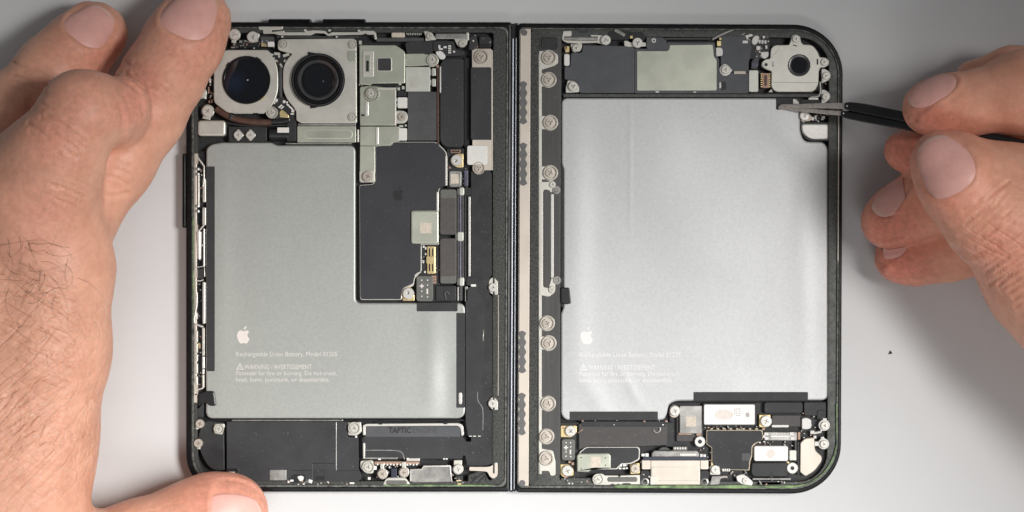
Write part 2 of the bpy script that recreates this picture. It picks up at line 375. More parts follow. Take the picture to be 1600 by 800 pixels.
def lettering(body, x0, y0, x1, y1, z, m, parent, name='lettering', shear=0, bold=0.0):
    """text fitted to the photo box"""
    cu = bpy.data.curves.new(name, 'FONT'); cu.body = body; cu.extrude = 0; cu.offset = bold; cu.resolution_u = 2
    t = bpy.data.objects.new('tmp', cu); COL.objects.link(t); dg = bpy.context.evaluated_depsgraph_get(); dg.update()
    me = bpy.data.meshes.new_from_object(t.evaluated_get(dg)); bpy.data.objects.remove(t); bpy.data.curves.remove(cu)
    n = len(me.vertices); co = np.empty(n * 3); me.vertices.foreach_get('co', co); co = co.reshape(-1, 3)
    mn, mx = co.min(0), co.max(0)
    X0, Y1 = at(x0, y1, z); X1, Y0 = at(x1, y0, z)
    co[:, 0] = (X0 + (co[:, 0] - mn[0]) / (mx[0] - mn[0]) * (X1 - X0)) * S; co[:, 1] = (Y1 + (co[:, 1] - mn[1]) / (mx[1] - mn[1]) * (Y0 - Y1)) * S; co[:, 2] = z * S
    me.vertices.foreach_set('co', co.ravel()); me.materials.clear(); me.update()
    o = link(name, me, m, parent, 0); o['kind'] = 'stuff'; return o

# ------------------------------------------------------------------ the table
me = bpy.data.meshes.new('table_top'); me.from_pydata([(-1.2, -1.2, 0), (1.2, -1.2, 0), (1.2, 1.2, 0), (-1.2, 1.2, 0)], [], [(0, 1, 2, 3)])
tag(link('table_top', me, 'table', None, 0), 'smooth off white work surface under the opened phone', 'table', 'structure')

# ------------------------------------------------------------------ the opened folding phone
phone = bpy.data.objects.new('folding_phone', None); COL.objects.link(phone)
tag(phone, 'opened folding phone lying flat with batteries, cameras and boards exposed', 'phone')
PH = phone
def part(o, label=None):
    if label: o['label'] = label
    return o
def skew(pts): return [(x - 0.0046 * min(1, max(0, (x - 300) / 490)) * (y - 400), y + (0.0046 * (x - 1060) if x > 803 else 0)) for x, y in pts]
# --- left half: frame
part(ring('frame', skew(rr(290, 34, 798.5, 769, (58, 5, 5, 58), 10)), skew(rr(299, 41.5, 793, 761.5, (50, 9, 9, 50), 10)), 0.3, 4.7, 'frame_black', PH, 0.7, 0.1), 'glossy black frame of the left half')
ring('frame_lip', skew(rr(299.2, 41.7, 792.8, 761.3, (50, 9, 9, 50), 10)), skew(rr(303, 44.5, 790, 757.5, (46, 12, 12, 46), 10)), 0.3, 4.45, 'frame_lip', PH, 0.15)
ring('gasket', skew(rr(303.2, 44.7, 789.8, 757.3, (46, 12, 12, 46), 10)), skew(rr(308.5, 51, 769.5, 752, (40, 3, 3, 40), 10)), 0.5, 4.15, 'gasket', PH, 0.1)
plate('tray', skew(rr(301, 43, 791, 759, (48, 10, 10, 48), 10)), 0.35, 1.5, 'tray', PH, 0)
# --- right half: frame
part(ring('frame', skew(rr(806, 37, 1316, 771, (8, 78, 78, 8), 14)), skew(rr(810.5, 44, 1311.2, 764, (7, 73, 73, 7), 14)), 0.3, 4.7, 'frame_black', PH, 0.6, 0.1), 'glossy black frame of the right half')
ring('frame_lip', skew(rr(810.7, 44.2, 1311, 763.8, (7, 73, 73, 7), 14)), skew(rr(812, 46.5, 1308, 760, (7, 70, 70, 7), 14)), 0.3, 4.45, 'frame_lip', PH, 0.15)
ring('ledge', skew(rr(829, 46.7, 1307.8, 759.8, (3, 70, 70, 3), 14)), skew(rr(876, 58, 1294, 752, (4, 46, 46, 4), 14)), 0.5, 4.0, 'ledge', PH, 0.1)
plate('tray', skew(rr(811, 45, 1310, 763, (7, 72, 72, 7), 14)), 0.35, 1.5, 'tray', PH, 0)
# green sealant residue along the lower rims
def strip(name, pts, w, z0, z1, m, par):
    P = [np.array(p, float) for p in pts]; L = []; R = []
    for i in range(len(P)):
        t = P[min(i + 1, len(P) - 1)] - P[max(i - 1, 0)]; t /= np.linalg.norm(t); n = np.array([-t[1], t[0]])
        ww = w[i] if isinstance(w, (list, tuple)) else w
        L.append(tuple(P[i] + n * ww / 2)); R.append(tuple(P[i] - n * ww / 2))
    return plate(name, L + R[::-1], z0, z1, m, par, 0.06)
arc = [(1236 + 71.5 * math.cos(math.radians(a)), 688 + 72.5 * math.sin(math.radians(a))) for a in range(90, -1, -9)]
strip('green_sealant', [(x, 760.6) for x in range(960, 1236, 12)] + arc + [(1307.5, 660), (1307.5, 630)], [(4.2 if i < 23 else 2.4) + 1.0 * math.sin(i * 0.9) for i in range(23 + len(arc) + 2)], 4.1, 4.52, 'frame_lip_green', PH)
strip('green_sealant', [(x, 758.6) for x in range(600, 780, 12)], 2.2, 4.1, 4.48, 'frame_lip_green', PH)
strip('green_sealant', [(301.8, y) for y in range(340, 520, 15)], [1.4 + 0.6 * math.sin(i) for i in range(12)], 4.2, 4.5, 'frame_lip_green', PH)
strip('edge_wire', [(1310.6 - 0.0046 * (y - 180), y) for y in range(180, 415, 12)], 1.6, 4.3, 4.58, 'beige_metal', PH)
strip('edge_wire', [(1309.0, y) for y in range(418, 470, 6)], [1.2 + 0.8 * random.random() for i in range(9)], 4.3, 4.56, 'frame_lip', PH)
# side and top buttons outside the frame
box('side_button', 284.5, 240, 291, 356, 1.6, 3.9, 'frame_black', PH, 2, 0.4)
box('top_button', 419, 29.5, 486, 36, 1.6, 3.9, 'frame_black', PH, 2, 0.4)
box('top_button', 504, 29.5, 571, 36, 1.6, 3.9, 'frame_black', PH, 2, 0.4)
# --- hinge spine between the halves
plate('hinge_spine', skew(rr(797.5, 37, 807.5, 769, 1, 4)), 0.5, 3.2, 'plastic_black', PH, 0.2)
plate('hinge_rail', skew(rr(798.9, 60, 801.2, 766, 0.8, 4)), 2.5, 4.35, 'hinge_steel', PH, 0.12)
plate('hinge_rail', skew(rr(804.4, 60, 805.5, 766, 0.5, 4)), 2.5, 4.3, 'hinge_steel', PH, 0.08)
hs = part(plate('hinge_strip', skew(rr(809.4, 43.5, 827.6, 763, (9, 1, 1, 12), 5)), 1.5, 4.36, 'beige_metal', PH, 0.12), 'long champagne metal strip beside the hinge')
def glue(y0, y1, cx=818.5):
    pts = []; n = 5; st = (y1 - y0 - 12) / (n - 1)
    for s in (1, -1):
        for i in range(25):
            t = i / 24; t = t if s > 0 else 1 - t; y = y0 + 4 + (y1 - y0 - 8) * t
            pts.append((cx + s * (4.9 + 1.5 * math.cos(2 * math.pi * t * 4)), y))
    return rp([(cx, y0, 3)] + pts[:25] + [(cx, y1, 3)] + pts[25:], 0)
for y0, y1, c in ((126, 195, 817.5), (222, 291, 817.5), (516, 584, 815.8), (613, 681, 815.3)): plate('glue_mark', glue(y0, y1, c), 4.3, 4.41, 'glue_gray', hs, 0.03)
plate('glue_mark', disc(819, 51, 5), 4.3, 4.41, 'glue_gray', hs, 0.03); plate('glue_mark', disc(816, 755, 5), 4.3, 4.41, 'glue_gray', hs, 0.03)
plate('gasket', skew(rr(827.9, 50, 840.5, 757, 2, 4)), 3, 4.28, 'gasket', PH, 0.15)
plate('groove', skew(rr(839.6, 62, 842.2, 750, 0.4, 4)), 3.2, 4.10, 'plastic_black', PH, 0.05)
box('side_panel', 845.5, 72, 875.5, 742, 2.5, 4.12, 'brushed_gray', PH, 1.5, 0.1)
# bracket with screw tabs
hb = part(box('screw_bracket', 841.6, 84, 846.3, 741, 3.5, 4.30, 'steel', PH, 1, 0.1), 'pale metal bracket with round screw tabs')
for cx, cy, st in ((857, 90, 'hinge'), (857, 124.5, 'hinge'), (859.5, 191.5, 'hinge'), (859.5, 270, 'hingex'), (854.5, 505, 'hingex'), (857, 536, 'hinge'), (856, 630.5, 'hinge'), (853.5, 682, 'hinge'), (853, 716, 'hinge')):
    plate('screw_tab', lobe(cx, cy, 12.6, 180, cx - 842.5, 21), 3.6, 4.34, 'steel', hb, 0.12)
    screw(cx + (0.5), cy, 8.6, 4.36, hb, st)
plate('screw_tab', rp([(842, 78), (848, 83), (868, 82), (872, 86), (872, 99), (866, 103), (843, 110)], 3), 3.6, 4.325, 'steel', hb)
plate('screw_tab', rp([(842, 700), (864, 704), (868, 722), (868, 743), (860, 744), (858, 736), (846, 736), (843, 744)], 3), 3.6, 4.32, 'steel', hb)
box('end_cap', 845, 58, 872, 78, 3.4, 4.2, 'flex_black', PH, 5, 0.25)
# framed slot half way up
plate('slot_bracket', rp([(843, 284, 4), (857, 284, 3), (861, 281, 4), (868, 284, 4), (869, 292, 4), (862, 302, 4), (857, 297, 2), (850, 296, 3), (848.5, 300), (848.5, 448), (857, 450), (862, 433, 4), (867, 438), (868, 456, 4), (858, 464, 3), (843, 461, 2)], 2), 3.6, 4.37, 'steel', PH)
box('slot_cover', 849.3, 297, 861, 447, 3.4, 4.20, 'brushed_gray', PH, 2, 0.1)
box('bright_edge', 860.8, 303, 865.2, 434, 3.4, 4.30, 'nickel', PH, 1, 0.1)
screw(863.5, 288.5, 5, 4.5, PH, 'steel'); screw(862.5, 452.5, 5.2, 4.5, PH, 'steel')
lathe('spring_contact', 869, 297, [(7, 3.4), (7, 4.3), (5.5, 4.5), (3.5, 4.5), (2.5, 4.2), (0, 4.2)], 'steel_dull', PH, 20)
lathe('spring_contact', 870, 438, [(7, 3.4), (7, 4.3), (5.5, 4.5), (3.5, 4.5), (2.5, 4.2), (0, 4.2)], 'steel_dull', PH, 20)

# ------------------------------------------------------------------ left half: battery
def mmx(px): return (px - 800) / PXMM
def mmy(py): return (400 - py) / PXMM
foil('foil_left', [(mmx(676), mmy(560), 2.8, 12, 0.15, 0.03), (mmx(700), mmy(610), 3.5, 9, -0.25, 0.0), (mmx(440), mmy(240), 30, 3, 0.06, 0), (mmx(345), mmy(430), 3, 30, 0.12, 0)], (0.44, 0.455, 0.428))
foil('foil_right', [(mmx(1256), mmy(430), 2.8, 24, 0.05, 0.03), (mmx(1276), mmy(450), 2.6, 26, -0.03, 0), (mmx(930), mmy(622), 3.2, 5, 0.12, 0.5), (mmx(985), mmy(605), 1.6, 5, 0.05, 0.55), (mmx(1130), mmy(600), 9, 4, 0.10, 0.3), (mmx(1050), mmy(300), 14, 22, 0.25, 0.4), (mmx(1245), mmy(230), 4, 9, 0.07, 0.9), (mmx(985), mmy(260), 0.6, 16, 0.015, 0.0), (mmx(900), mmy(400), 4, 34, 0.18, 0)], (0.54, 0.545, 0.545))
bl = part(plate('battery', rp([(322, 232, 12), (330, 225.5, 5), (347, 222.5, 2), (424, 222.5, 4), (432, 227, 4), (555.5, 227, 11), (555.5, 473.5, 9), (727, 473.5, 12), (727, 654, 14), (321.5, 654, 12)], n=6), 1.4, 4.10, 'foil_left', PH, 0.42), 'silver grey L-shaped battery pouch in the left half')
box('edge_tape', 323, 260, 335.5, 580, 3.9, 4.16, 'tape_black', bl, 1, 0.04)
box('edge_tape', 713, 489, 726.5, 637, 3.9, 4.16, 'tape_black', bl, 1, 0.04)
box('edge_tape', 651, 473.2, 715, 486.5, 3.9, 4.16, 'tape_black', bl, 2, 0.04)
box('tape_glint', 716.5, 613, 722, 632, 4.1, 4.35, 'nickel', bl, 3, 0.2)  # bright nickel sliver built in place of a highlight on the tape
plate('pull_clip', rp([(309, 616), (320, 611), (334, 611, 5), (336, 618, 3), (338, 634, 3), (328, 635, 4), (320, 628, 4), (309, 640)], 2), 2.5, 4.6, 'plastic_black', PH, 0.35)
def battery_print(bt, x, y, m, me_):
    emblem(x + 11.5, y + 13.5, 28, 4.11, me_, bt)
    lettering('Rechargeable Li-ion Battery, Model 01205', x, y + 40, x + 158, y + 49.5, 4.125, m, bt)
    lettering('WARNING / AVERTISSEMENT', x + 13, y + 60, x + 118, y + 67.5, 4.125, m, bt)
    lettering('Potential for fire or burning. Do not crush,', x, y + 70, x + 158, y + 79, 4.125, m, bt)
    lettering('heat, burn, puncture, or disassemble.', x, y + 80, x + 146, y + 89, 4.125, m, bt)
    tri = [(x + 6, y + 57), (x + 12, y + 68), (x, y + 68)]; inn = [(x + 6, y + 59.6), (x + 10, y + 66.8), (x + 2, y + 66.8)]
    V = [(*[c * S for c in at(a, b, 4.125)], 4.125 * S) for a, b in tri + inn]
    me = bpy.data.meshes.new('warning_symbol'); me.from_pydata(V, [], [(0, 3, 4, 1), (1, 4, 5, 2), (2, 5, 3, 0)]); link('warning_symbol', me, m, bt, 0)
    box('warning_symbol_bar', x + 5.5, y + 61.5, x + 6.5, y + 66, 4.1, 4.13, m, bt, 0.2, 0)
battery_print(bl, 369, 509.5, 'print_mid', 'print_light')

# --- left half: cameras
cp1 = part(plate('camera_plate', rp([(352, 78, 6), (419, 78, 4), (431, 97, 8), (434.5, 112, 8), (434.5, 141, 8), (430, 157, 8), (420, 172, 5), (414, 176.5, 4), (356, 176.5, 6), (334, 160, 6), (334, 92, 8)]), 3.6, 5.2, 'steel', PH, 0.18), 'pale metal plate round the smaller rear camera lens')
cp2 = part(plate('camera_plate', rp([(434, 61, 8), (557, 60, 7), (557.5, 192.5, 2), (470, 192.5, 3), (463, 188, 2), (462.5, 172, 4), (448, 155, 8), (442, 140, 10), (442, 108, 10), (447, 94, 8), (457, 84, 3), (444, 81, 5), (434, 78, 4)]), 3.6, 5.3, 'steel', PH, 0.18), 'pale metal plate round the larger rear camera lens')
lathe('lens_barrel', 385, 125, [(37.5, 5.0), (37.5, 5.5), (36, 5.75), (34.5, 5.7), (33.5, 5.3)], 'lens_black', cp1, 56)
lathe('lens_ring', 385, 125, [(37.9, 5.3), (37.4, 5.62), (36.8, 5.62), (36.2, 5.4)], 'lens_black', cp1, 64)
lathe('lens_glass', 385, 125, [(34, 5.52), (30, 5.56), (22, 5.59), (12, 5.605), (0, 5.61)], 'lens_glass_blue', cp1, 56)
lathe('lens_centre', 387, 125, [(1.2, 5.5), (1.2, 5.62), (0, 5.63)], 'steel', cp1, 12)
for a, w in ((-60, 9), (48, 8), (-140, 7)):
    t = math.radians(a); bits('barrel_notch', [(385 + 37.5 * math.cos(t), 125 + 37.5 * math.sin(t), 3.5, w, a)], 5.2, 5.55, 'plastic_black' if a < 0 else 'gold', cp1)
lathe('lens_barrel', 497, 125, [(42, 5.2), (42, 6.3), (40.6, 6.55), (39, 6.5), (38.2, 6.2), (37.6, 6.2), (37, 6.6), (35.2, 6.65), (33, 6.3), (31, 6.0)], 'lens_black', cp2, 64)
lathe('lens_ring', 497, 125, [(32.5, 6.05), (31, 6.25), (29.5, 6.25), (27.5, 5.9), (26, 5.8)], 'lens_ring', cp2, 64)
lathe('lens_ring', 497, 125, [(40.4, 6.45), (39.8, 6.62), (38.9, 6.62), (38.3, 6.45)], 'lens_ring', cp2, 64)
lathe('lens_ring', 497, 125, [(24.5, 5.85), (23.6, 6.02), (22.4, 6.02), (21.5, 5.9)], 'lens_black', cp2, 64)
lathe('lens_glass', 497, 125, [(27, 5.86), (24, 5.90), (16, 5.94), (8, 5.96), (0, 5.965)], 'lens_glass', cp2, 64)
lathe('lens_centre', 505, 127, [(1.0, 5.9), (1.0, 5.97), (0, 5.98)], 'steel_dull', cp2, 12)
bits('barrel_notch', [(488, 84, 14, 4, 10), (490, 167, 10, 3.5, -8)], 5.2, 5.6, 'plastic_black', cp2)
for x, y in ((443.5, 69), (551, 69.5), (550.5, 183)): screw(x, y, 6.2, 5.42, cp2, 'ring')
plate('folded_tab', rp([(543, 80, 1), (557, 80, 1), (557, 97, 1), (548, 97, 4), (543, 92, 3)]), 5.0, 5.5, 'steel_green', cp2, 0.15)
plate('flex_cable', rp([(419, 84), (456, 84), (442, 106), (441, 150), (434.6, 150), (435, 106)], 2), 3.0, 4.4, 'flex_black', PH)
box('flex_column', 436, 104, 440.8, 152, 3.5, 4.8, 'graphite_light', PH, 1, 0.2)
bits('surface_mount_components', [(424, 85, 6, 3, 20), (433, 84, 9, 4, 5), (447, 86, 10, 4, -20), (428, 91, 2.5, 2.5), (431.5, 95, 4, 3, 30), (445, 95, 2.5, 4, 20), (438.5, 101, 2.5, 4, -40), (440, 104, 3, 3), (436, 88, 3, 4)], 4.3, 4.7, 'chip_steel', PH)
bits('gold_pads', [(426, 92, 2, 2), (433, 96, 2.4, 2)], 4.4, 4.75, 'gold', PH)
plate('flex_cable', rp([(432, 152), (442, 150), (462, 172), (463, 192), (463, 221), (448, 221), (449, 190), (426, 186), (420, 174)], 2), 2.6, 4.3, 'flex_black', PH)
bits('surface_mount_components', [(432, 157, 3.5, 5, 20), (438, 166, 7, 2.2, -40), (441, 168, 6, 2, -40), (444, 159, 4, 4), (448.5, 160, 2.5, 3), (450, 164, 4.5, 2.6, 40), (453.5, 167.5, 4.5, 2.6, 40), (456.5, 170.5, 4.5, 2.6, 50), (457.5, 174, 4, 3, 10), (461, 171, 2, 3), (456.5, 178, 5, 2.2), (429, 161, 2, 3), (451, 187, 2.4, 3)], 4.2, 4.65, 'white_part', PH)
plate('gold_plate', rp([(437, 183), (437, 174), (441, 171), (451, 180), (451, 184)], 1), 4.2, 4.6, 'gold', PH)
screw(425, 176, 8.8, 4.9, PH, 'ring')
bits('solder_strip', [(380, 176.5, 30, 2.2), (408, 176.5, 10, 2)], 4.2, 4.6, 'chip_steel', PH)
part(tube('coaxial_cable', smooth_path([(338, 170, 4.2), (352, 179, 4.4), (370, 186.5, 4.4), (395, 190.5, 4.4), (424, 191.5, 4.3)], 6), 5.3, 'cable_brown', PH, 12), 'brown sleeved cable curving below the camera')
tube('coaxial_cable', [(422, 190.5, 4.3), (440, 190, 4.3), (452, 188, 4.2)], [4.4, 4.6, 4.2], 'plastic_black', PH, 12)
tube('cable_clip', [(360, 186, 4.4), (362, 179.5, 4.4)], 6.0, 'flex_black', PH, 12)
tube('coaxial_cable', smooth_path([(332, 185, 3.6), (352, 191, 3.6), (380, 195.5, 3.6), (415, 196, 3.6), (450, 195, 3.6)], 6), 2.6, 'plastic_black', PH, 8)
for x, y, r, st in ((324.5, 173.5, 8.5, 'gold'), (314, 145, 7.5, 'nickel'), (366, 54, 8, 'tri'), (395, 58, 8.8, 'tri')): screw(x, y, r, 4.75, PH, st)
plate('screw_tab', lobe(324.5, 173.5, 10.2, 100, 13, 12), 3.0, 4.35, 'steel', PH); plate('screw_tab', lobe(314, 145, 9, 130, 13, 10), 3.0, 4.3, 'steel', PH)
plate('screw_tab', rp([(384, 55), (395, 50), (406, 52), (404, 60), (402, 66), (390, 67), (388, 60)], 3), 3.0, 4.4, 'steel', PH); plate('screw_tab', lobe(366, 54, 9.4, 95, 13, 7), 3.0, 4.35, 'steel', PH)
box('bracket', 362, 66.5, 405, 74.5, 2.5, 3.9, 'plastic_black', PH, 1); box('bracket', 373, 62, 388, 67.5, 2.5, 4.0, 'flex_black', PH, 1)
bits('surface_mount_components', [(366, 68, 3, 6), (376, 65, 4, 3), (384, 64, 5, 2.5), (380, 71, 2, 2), (364, 74, 6, 2)], 3.8, 4.3, 'steel_dull', PH)
box('connector', 407, 57, 428, 73, 2.8, 4.2, 'graphite_light', PH, 1); box('connector_cap', 418, 65, 428.5, 73, 4.0, 4.6, 'white_part', PH, 1); bits('gold_pads', [(411, 70, 5, 5), (414.5, 71, 3, 4)], 4.1, 4.5, 'gold', PH)
bits('surface_mount_components', [(329, 127, 2.5, 8), (326, 141, 2, 10), (331, 158, 2, 5), (327, 159, 2, 4)], 3.0, 3.8, 'copper', PH); bits('surface_mount_components', [(328.5, 126, 2.4, 7), (321, 152, 3, 5)], 3.4, 4.0, 'white_part', PH)
part(box('silver_block', 308.5, 188, 352.5, 212.5, 2.5, 4.7, 'steel', PH, 5, 0.45), 'rounded silver block above the left battery')
box('dark_cover', 357, 197.5, 417, 222, 2.4, 4.1, 'flex_black', PH, 3, 0.2)
for x in (372, 391): plate('screw_tab', rp([(x - 8, 211), (x - 1, 202), (x + 1.5, 202), (x + 9.5, 211), (x + 1.5, 220), (x - 1, 220)], 2.5), 3.4, 4.3, 'steel', PH); screw(x, 211, 6.4, 4.6, PH, 'tri')
tube('roller', [(422, 210, 2.8), (452, 210, 2.8)], 10.5, 'plastic_black', PH, 16); box('white_tag', 433, 199, 451.5, 207.5, 4.0, 4.5, 'white_part', PH, 1)
lp = part(box('steel_plate', 464.5, 197, 556, 222.5, 3.2, 4.35, 'steel_green', PH, 1.5, 0.1), 'pale embossed steel strip under the larger camera'); ring('embossing', rr(475, 202.5, 551, 217, 7, 6), rr(476.4, 203.9, 549.6, 215.6, 6, 6), 4.2, 4.39, 'steel', lp, 0.03, 0.03)
box('steel_edge', 465, 193, 556, 196.3, 3, 4.5, 'steel_dull', PH, 1, 0.2); box('steel_edge', 446, 223.2, 549, 225.3, 3, 4.2, 'steel_dull', PH, 1, 0.15); box('steel_edge', 557.5, 202, 561, 222, 3, 4.5, 'steel', PH, 1, 0.15)
# spring bracket along the top edge
bz = part(plate('spring_bracket', rp([(404, 40), (443, 40, 3), (441, 46), (424, 47), (424, 50), (441, 48), (484, 48), (488, 47), (508, 48), (513, 53), (521, 49), (562, 49), (568, 47.5), (584, 48), (587.5, 51), (588.5, 61.5), (585.5, 62), (584, 54), (574, 54), (571, 52), (566, 54), (522, 55), (512, 56), (506, 52), (492, 51.5), (486, 55), (436, 55), (428, 52.5), (411, 52.5), (411, 47), (404, 46)], 1.5), 3.2, 4.5, 'steel', PH, 0.12), 'wavy spring metal bracket along the top edge')
for x0, x1 in ((443, 477), (518, 562)): box('inlay', x0, 48.6, x1, 50.4, 4.3, 4.58, 'flex_black', bz, 0.5, 0.02)
bits('rivet', [(443, 49.5, 3, 3), (477, 47.5, 4, 3), (515, 47.5, 4, 3), (561, 48, 4, 3), (441, 57.5, 3, 3), (526, 57.5, 3, 3)], 4.2, 4.66, 'nickel', bz)
box('inner_rail', 432, 56.5, 560, 59.3, 2.6, 3.8, 'graphite_light', PH, 1)
box('inner_rail', 588, 59, 662, 65, 2.6, 3.7, 'graphite_light', PH, 1)
box('gold_bar', 611.5, 50.5, 632.5, 58.5, 3, 4.2, 'code_patch', PH, 2, 0.25); bits('contact_pins', [(636 + i * 2.7, 53 + 0.4 * (i % 2), 1.3, 3) for i in range(9)], 3, 3.9, 'steel', PH)
plate('screw_tab', rp([(662, 48.5), (671, 49, 4), (677, 54, 3), (682, 62), (664, 64), (665, 58)], 2), 3, 4.4, 'steel', PH); screw(672, 56, 5.5, 4.6, PH, 'steel')
box('antenna_bar', 680, 52, 730, 61, 3, 4.35, 'steel_dull', PH, 2, 0.3); box('antenna_bar_end', 728, 50.5, 733, 63, 3, 4.5, 'steel', PH, 1.5, 0.2)
plate('screw_tab', rp([(709, 60), (731, 61), (729, 71, 4), (722, 75, 3), (715, 72, 4)], 2), 3, 4.42, 'steel', PH); screw(722.5, 68.5, 5.6, 4.62, PH, 'steel')
# sensor plate
sp = part(plate('sensor_plate', rp([(561.5, 70.5, 2), (618, 70.5, 3), (633, 80, 5), (633, 130, 2), (582, 130.5, 1), (579, 133, 1), (561.5, 132, 2)]), 3.4, 5.0, 'steel_green', PH, 0.16), 'greenish steel cover with square dark sensor window')
box('slot_frame', 567, 79, 584, 120, 4.8, 5.22, 'steel', sp, 1.5, 0.12); box('slot_inset', 570.5, 86.5, 578.5, 113, 5.0, 5.26, 'steel_green', sp, 1, 0.03); box('slot_opening', 572, 94.5, 576.4, 111.5, 5.0, 5.28, 'plastic_black', sp, 1.5, 0.02)
ring('window_frame', rr(588.5, 89.5, 612.5, 111.5, 3, 5), rr(590.4, 91.2, 610.8, 110.2, 2, 5), 4.8, 5.12, 'steel', sp, 0.06, 0.06); box('sensor_window', 590.2, 91, 611, 110.4, 4.8, 5.06, 'graphite', sp, 2, 0.02)
box('dark_gap', 582, 131, 622, 136, 2, 4.3, 'plastic_black', PH, 1)
bits('solder_block', [(563, 66.5, 4, 6)], 3, 4.8, 'steel', PH)
# dark flex tiles and screws to the right
plate('flex_tile', rp([(633, 68), (637, 65), (676, 64), (676, 85), (636, 85)], 2), 3.0, 4.25, 'graphite', PH); plate('flex_tile', rp([(676.6, 64), (709, 64, 3), (713, 78, 2), (725, 79), (725, 87), (697, 88), (690, 80), (676.6, 80)], 2), 3.0, 4.25, 'graphite', PH)
plate('steel_finger', rp([(633.5, 84), (663, 83.5, 2), (668, 88), (668, 102), (640, 103.5), (633.5, 103)], 1.5), 3.6, 4.6, 'steel_green', PH); plate('screw_tab', lobe(675, 94, 10.5, 195, 12, 14), 3.6, 4.62, 'steel_green', PH); screw(675.3, 93.7, 8, 4.8, PH, 'ring')
plate('oval_tab', rp([(679, 81, 4), (689, 78.5, 4), (697, 87, 4), (694, 93, 4), (688, 93, 4)], 3), 4.0, 4.6, 'white_part', PH, 0.2)
bits('surface_mount_components', [(686.5, 73, 3, 5), (689, 76.5, 6, 2.5), (695.5, 73.7, 5, 3), (702.5, 72, 4.5, 2.2), (702.5, 75.4, 4.5, 2.2), (702.5, 78.8, 4.5, 2.2), (702.5, 82.2, 4.5, 2.2), (709.5, 80.7, 3, 3)], 4.2, 4.6, 'white_part', PH)
cs = part(box('shield_chip', 634, 104.5, 672, 143, 3.2, 4.5, 'chip_steel', PH, 1, 0.1), 'pale square shield chip beside the sensor cover'); box('print_patch', 640, 119, 655, 137, 4.4, 4.52, 'steel', cs, 0.5, 0)
for y0, y1 in ((106.5, 118.5), (123, 135)): box('solder_pad', 675, y0, 681, y1, 3.2, 4.3, 'chip_steel', PH, 0.6)
bits('solder_block', [(673, 113, 2, 9), (673, 129, 2, 9)], 3, 3.9, 'steel_dull', PH)
box('graphite_tape', 637, 143.4, 682, 219.5, 3.2, 4.35, 'graphite_light', PH, 1, 0.08)
box('copper_edge', 682.5, 103, 686, 232, 2.5, 4.0, 'cable_brown', PH, 0.5, 0.1); bits('gold_pads', [(683.7, 103.5, 4, 4)], 3.9, 4.3, 'copper', PH)
box('dark_pad', 687.5, 91.5, 724.5, 230, 2.8, 4.45, 'graphite', PH, (13, 3, 6, 14), 0.2); box('bright_edge', 687, 104, 689, 145, 3.5, 4.5, 'nickel', PH, 0.5, 0.06)
part(PH.children[-2], 'long rounded dark grey pad near the top')
box('dark_trough', 725, 90, 734, 292, 1.5, 2.6, 'plastic_black', PH, 1)
plate('cover_flap', rp([(733, 56), (745, 54, 5), (748, 74, 3), (738, 79), (732, 78)], 4), 3, 4.5, 'graphite', PH, 0.3); plate('cover_flap', rp([(748, 56), (764, 55, 4), (769, 62, 4), (767, 74), (748, 74)], 2), 3, 4.6, 'flex_black', PH, 0.3); box('cover_slot', 749, 68.5, 766, 74.5, 4.3, 4.68, 'plastic_black', PH, 1, 0.05)
box('beige_plate', 737.5, 76, 767.5, 106, 3, 4.25, 'beige_metal', PH, 1, 0.08); screw(752, 89, 8.4, 4.28, PH, 'hinge')
box('dark_pad', 735.5, 105, 767, 218, 3, 4.4, 'graphite', PH, 2, 0.12)
box('beige_plate', 738, 218.3, 767.5, 266, 3, 4.2, 'beige_metal', PH, 1, 0.08); screw(748, 263, 7.4, 4.22, PH, 'hinge')
part(box('white_tape', 730, 227.5, 761.5, 257.5, 4.0, 4.5, 'white_part', PH, 3, 0.1), 'small bright white square of tape'); box('beige_edge', 767.6, 78, 770, 266, 3, 4.3, 'beige_metal', PH, 0.5, 0.05)
box('gasket_ridge', 770.2, 90, 773, 740, 3.8, 4.4, 'gasket', PH, 0.8, 0.1)
# steel shields
s1 = part(plate('steel_shield', rp([(562.5, 136, 2), (578, 133.5, 1), (618.5, 138.5, 2), (618.5, 196, 2), (562.5, 196, 1)]), 3.2, 4.7, 'steel_green', PH, 0.14), 'folded greenish steel shield below the sensor cover')
box('shield_fold', 589, 136.5, 619, 140, 4.4, 4.85, 'steel', s1, 1, 0.15); box('shield_fold', 615.5, 140, 619, 196, 4.4, 4.82, 'steel', s1, 1, 0.15)
lathe('screw_boss', 581, 147, [(12.5, 4.6), (12, 5.0), (10.5, 5.15), (9.5, 5.1)], 'steel_green', s1, 24); screw(580, 146, 7.6, 5.3, s1, 'ring'); box('shield_slot', 570.5, 158, 576, 181, 4.6, 4.95, 'nickel', s1, 2, 0.15); bits('slot_opening', [(567, 180, 5, 3)], 4.6, 4.74, 'plastic_black', s1)
s2 = plate('steel_shield', rp([(562.5, 197.5, 1), (624, 197.5, 2), (624, 221, 2), (614, 221.5, 2), (611, 227, 3), (587, 227.5, 1), (562.5, 227.5, 1)]), 3.2, 4.5, 'steel_green', PH, 0.12); box('shield_fold', 587, 197.8, 591.5, 226, 4.3, 4.75, 'nickel', s2, 2, 0.15)
s3 = plate('steel_shield', rp([(562.5, 228, 1), (586, 228, 1), (586, 266, 1), (585, 284, 4), (562, 284, 4), (562, 266, 1)]), 3.2, 4.4, 'steel_green', PH, 0.12); box('screw_foot', 561.5, 266, 585.5, 285, 3.2, 4.5, 'steel', s3, 3, 0.15); screw(574.5, 275.5, 8, 4.75, s3, 'beige')
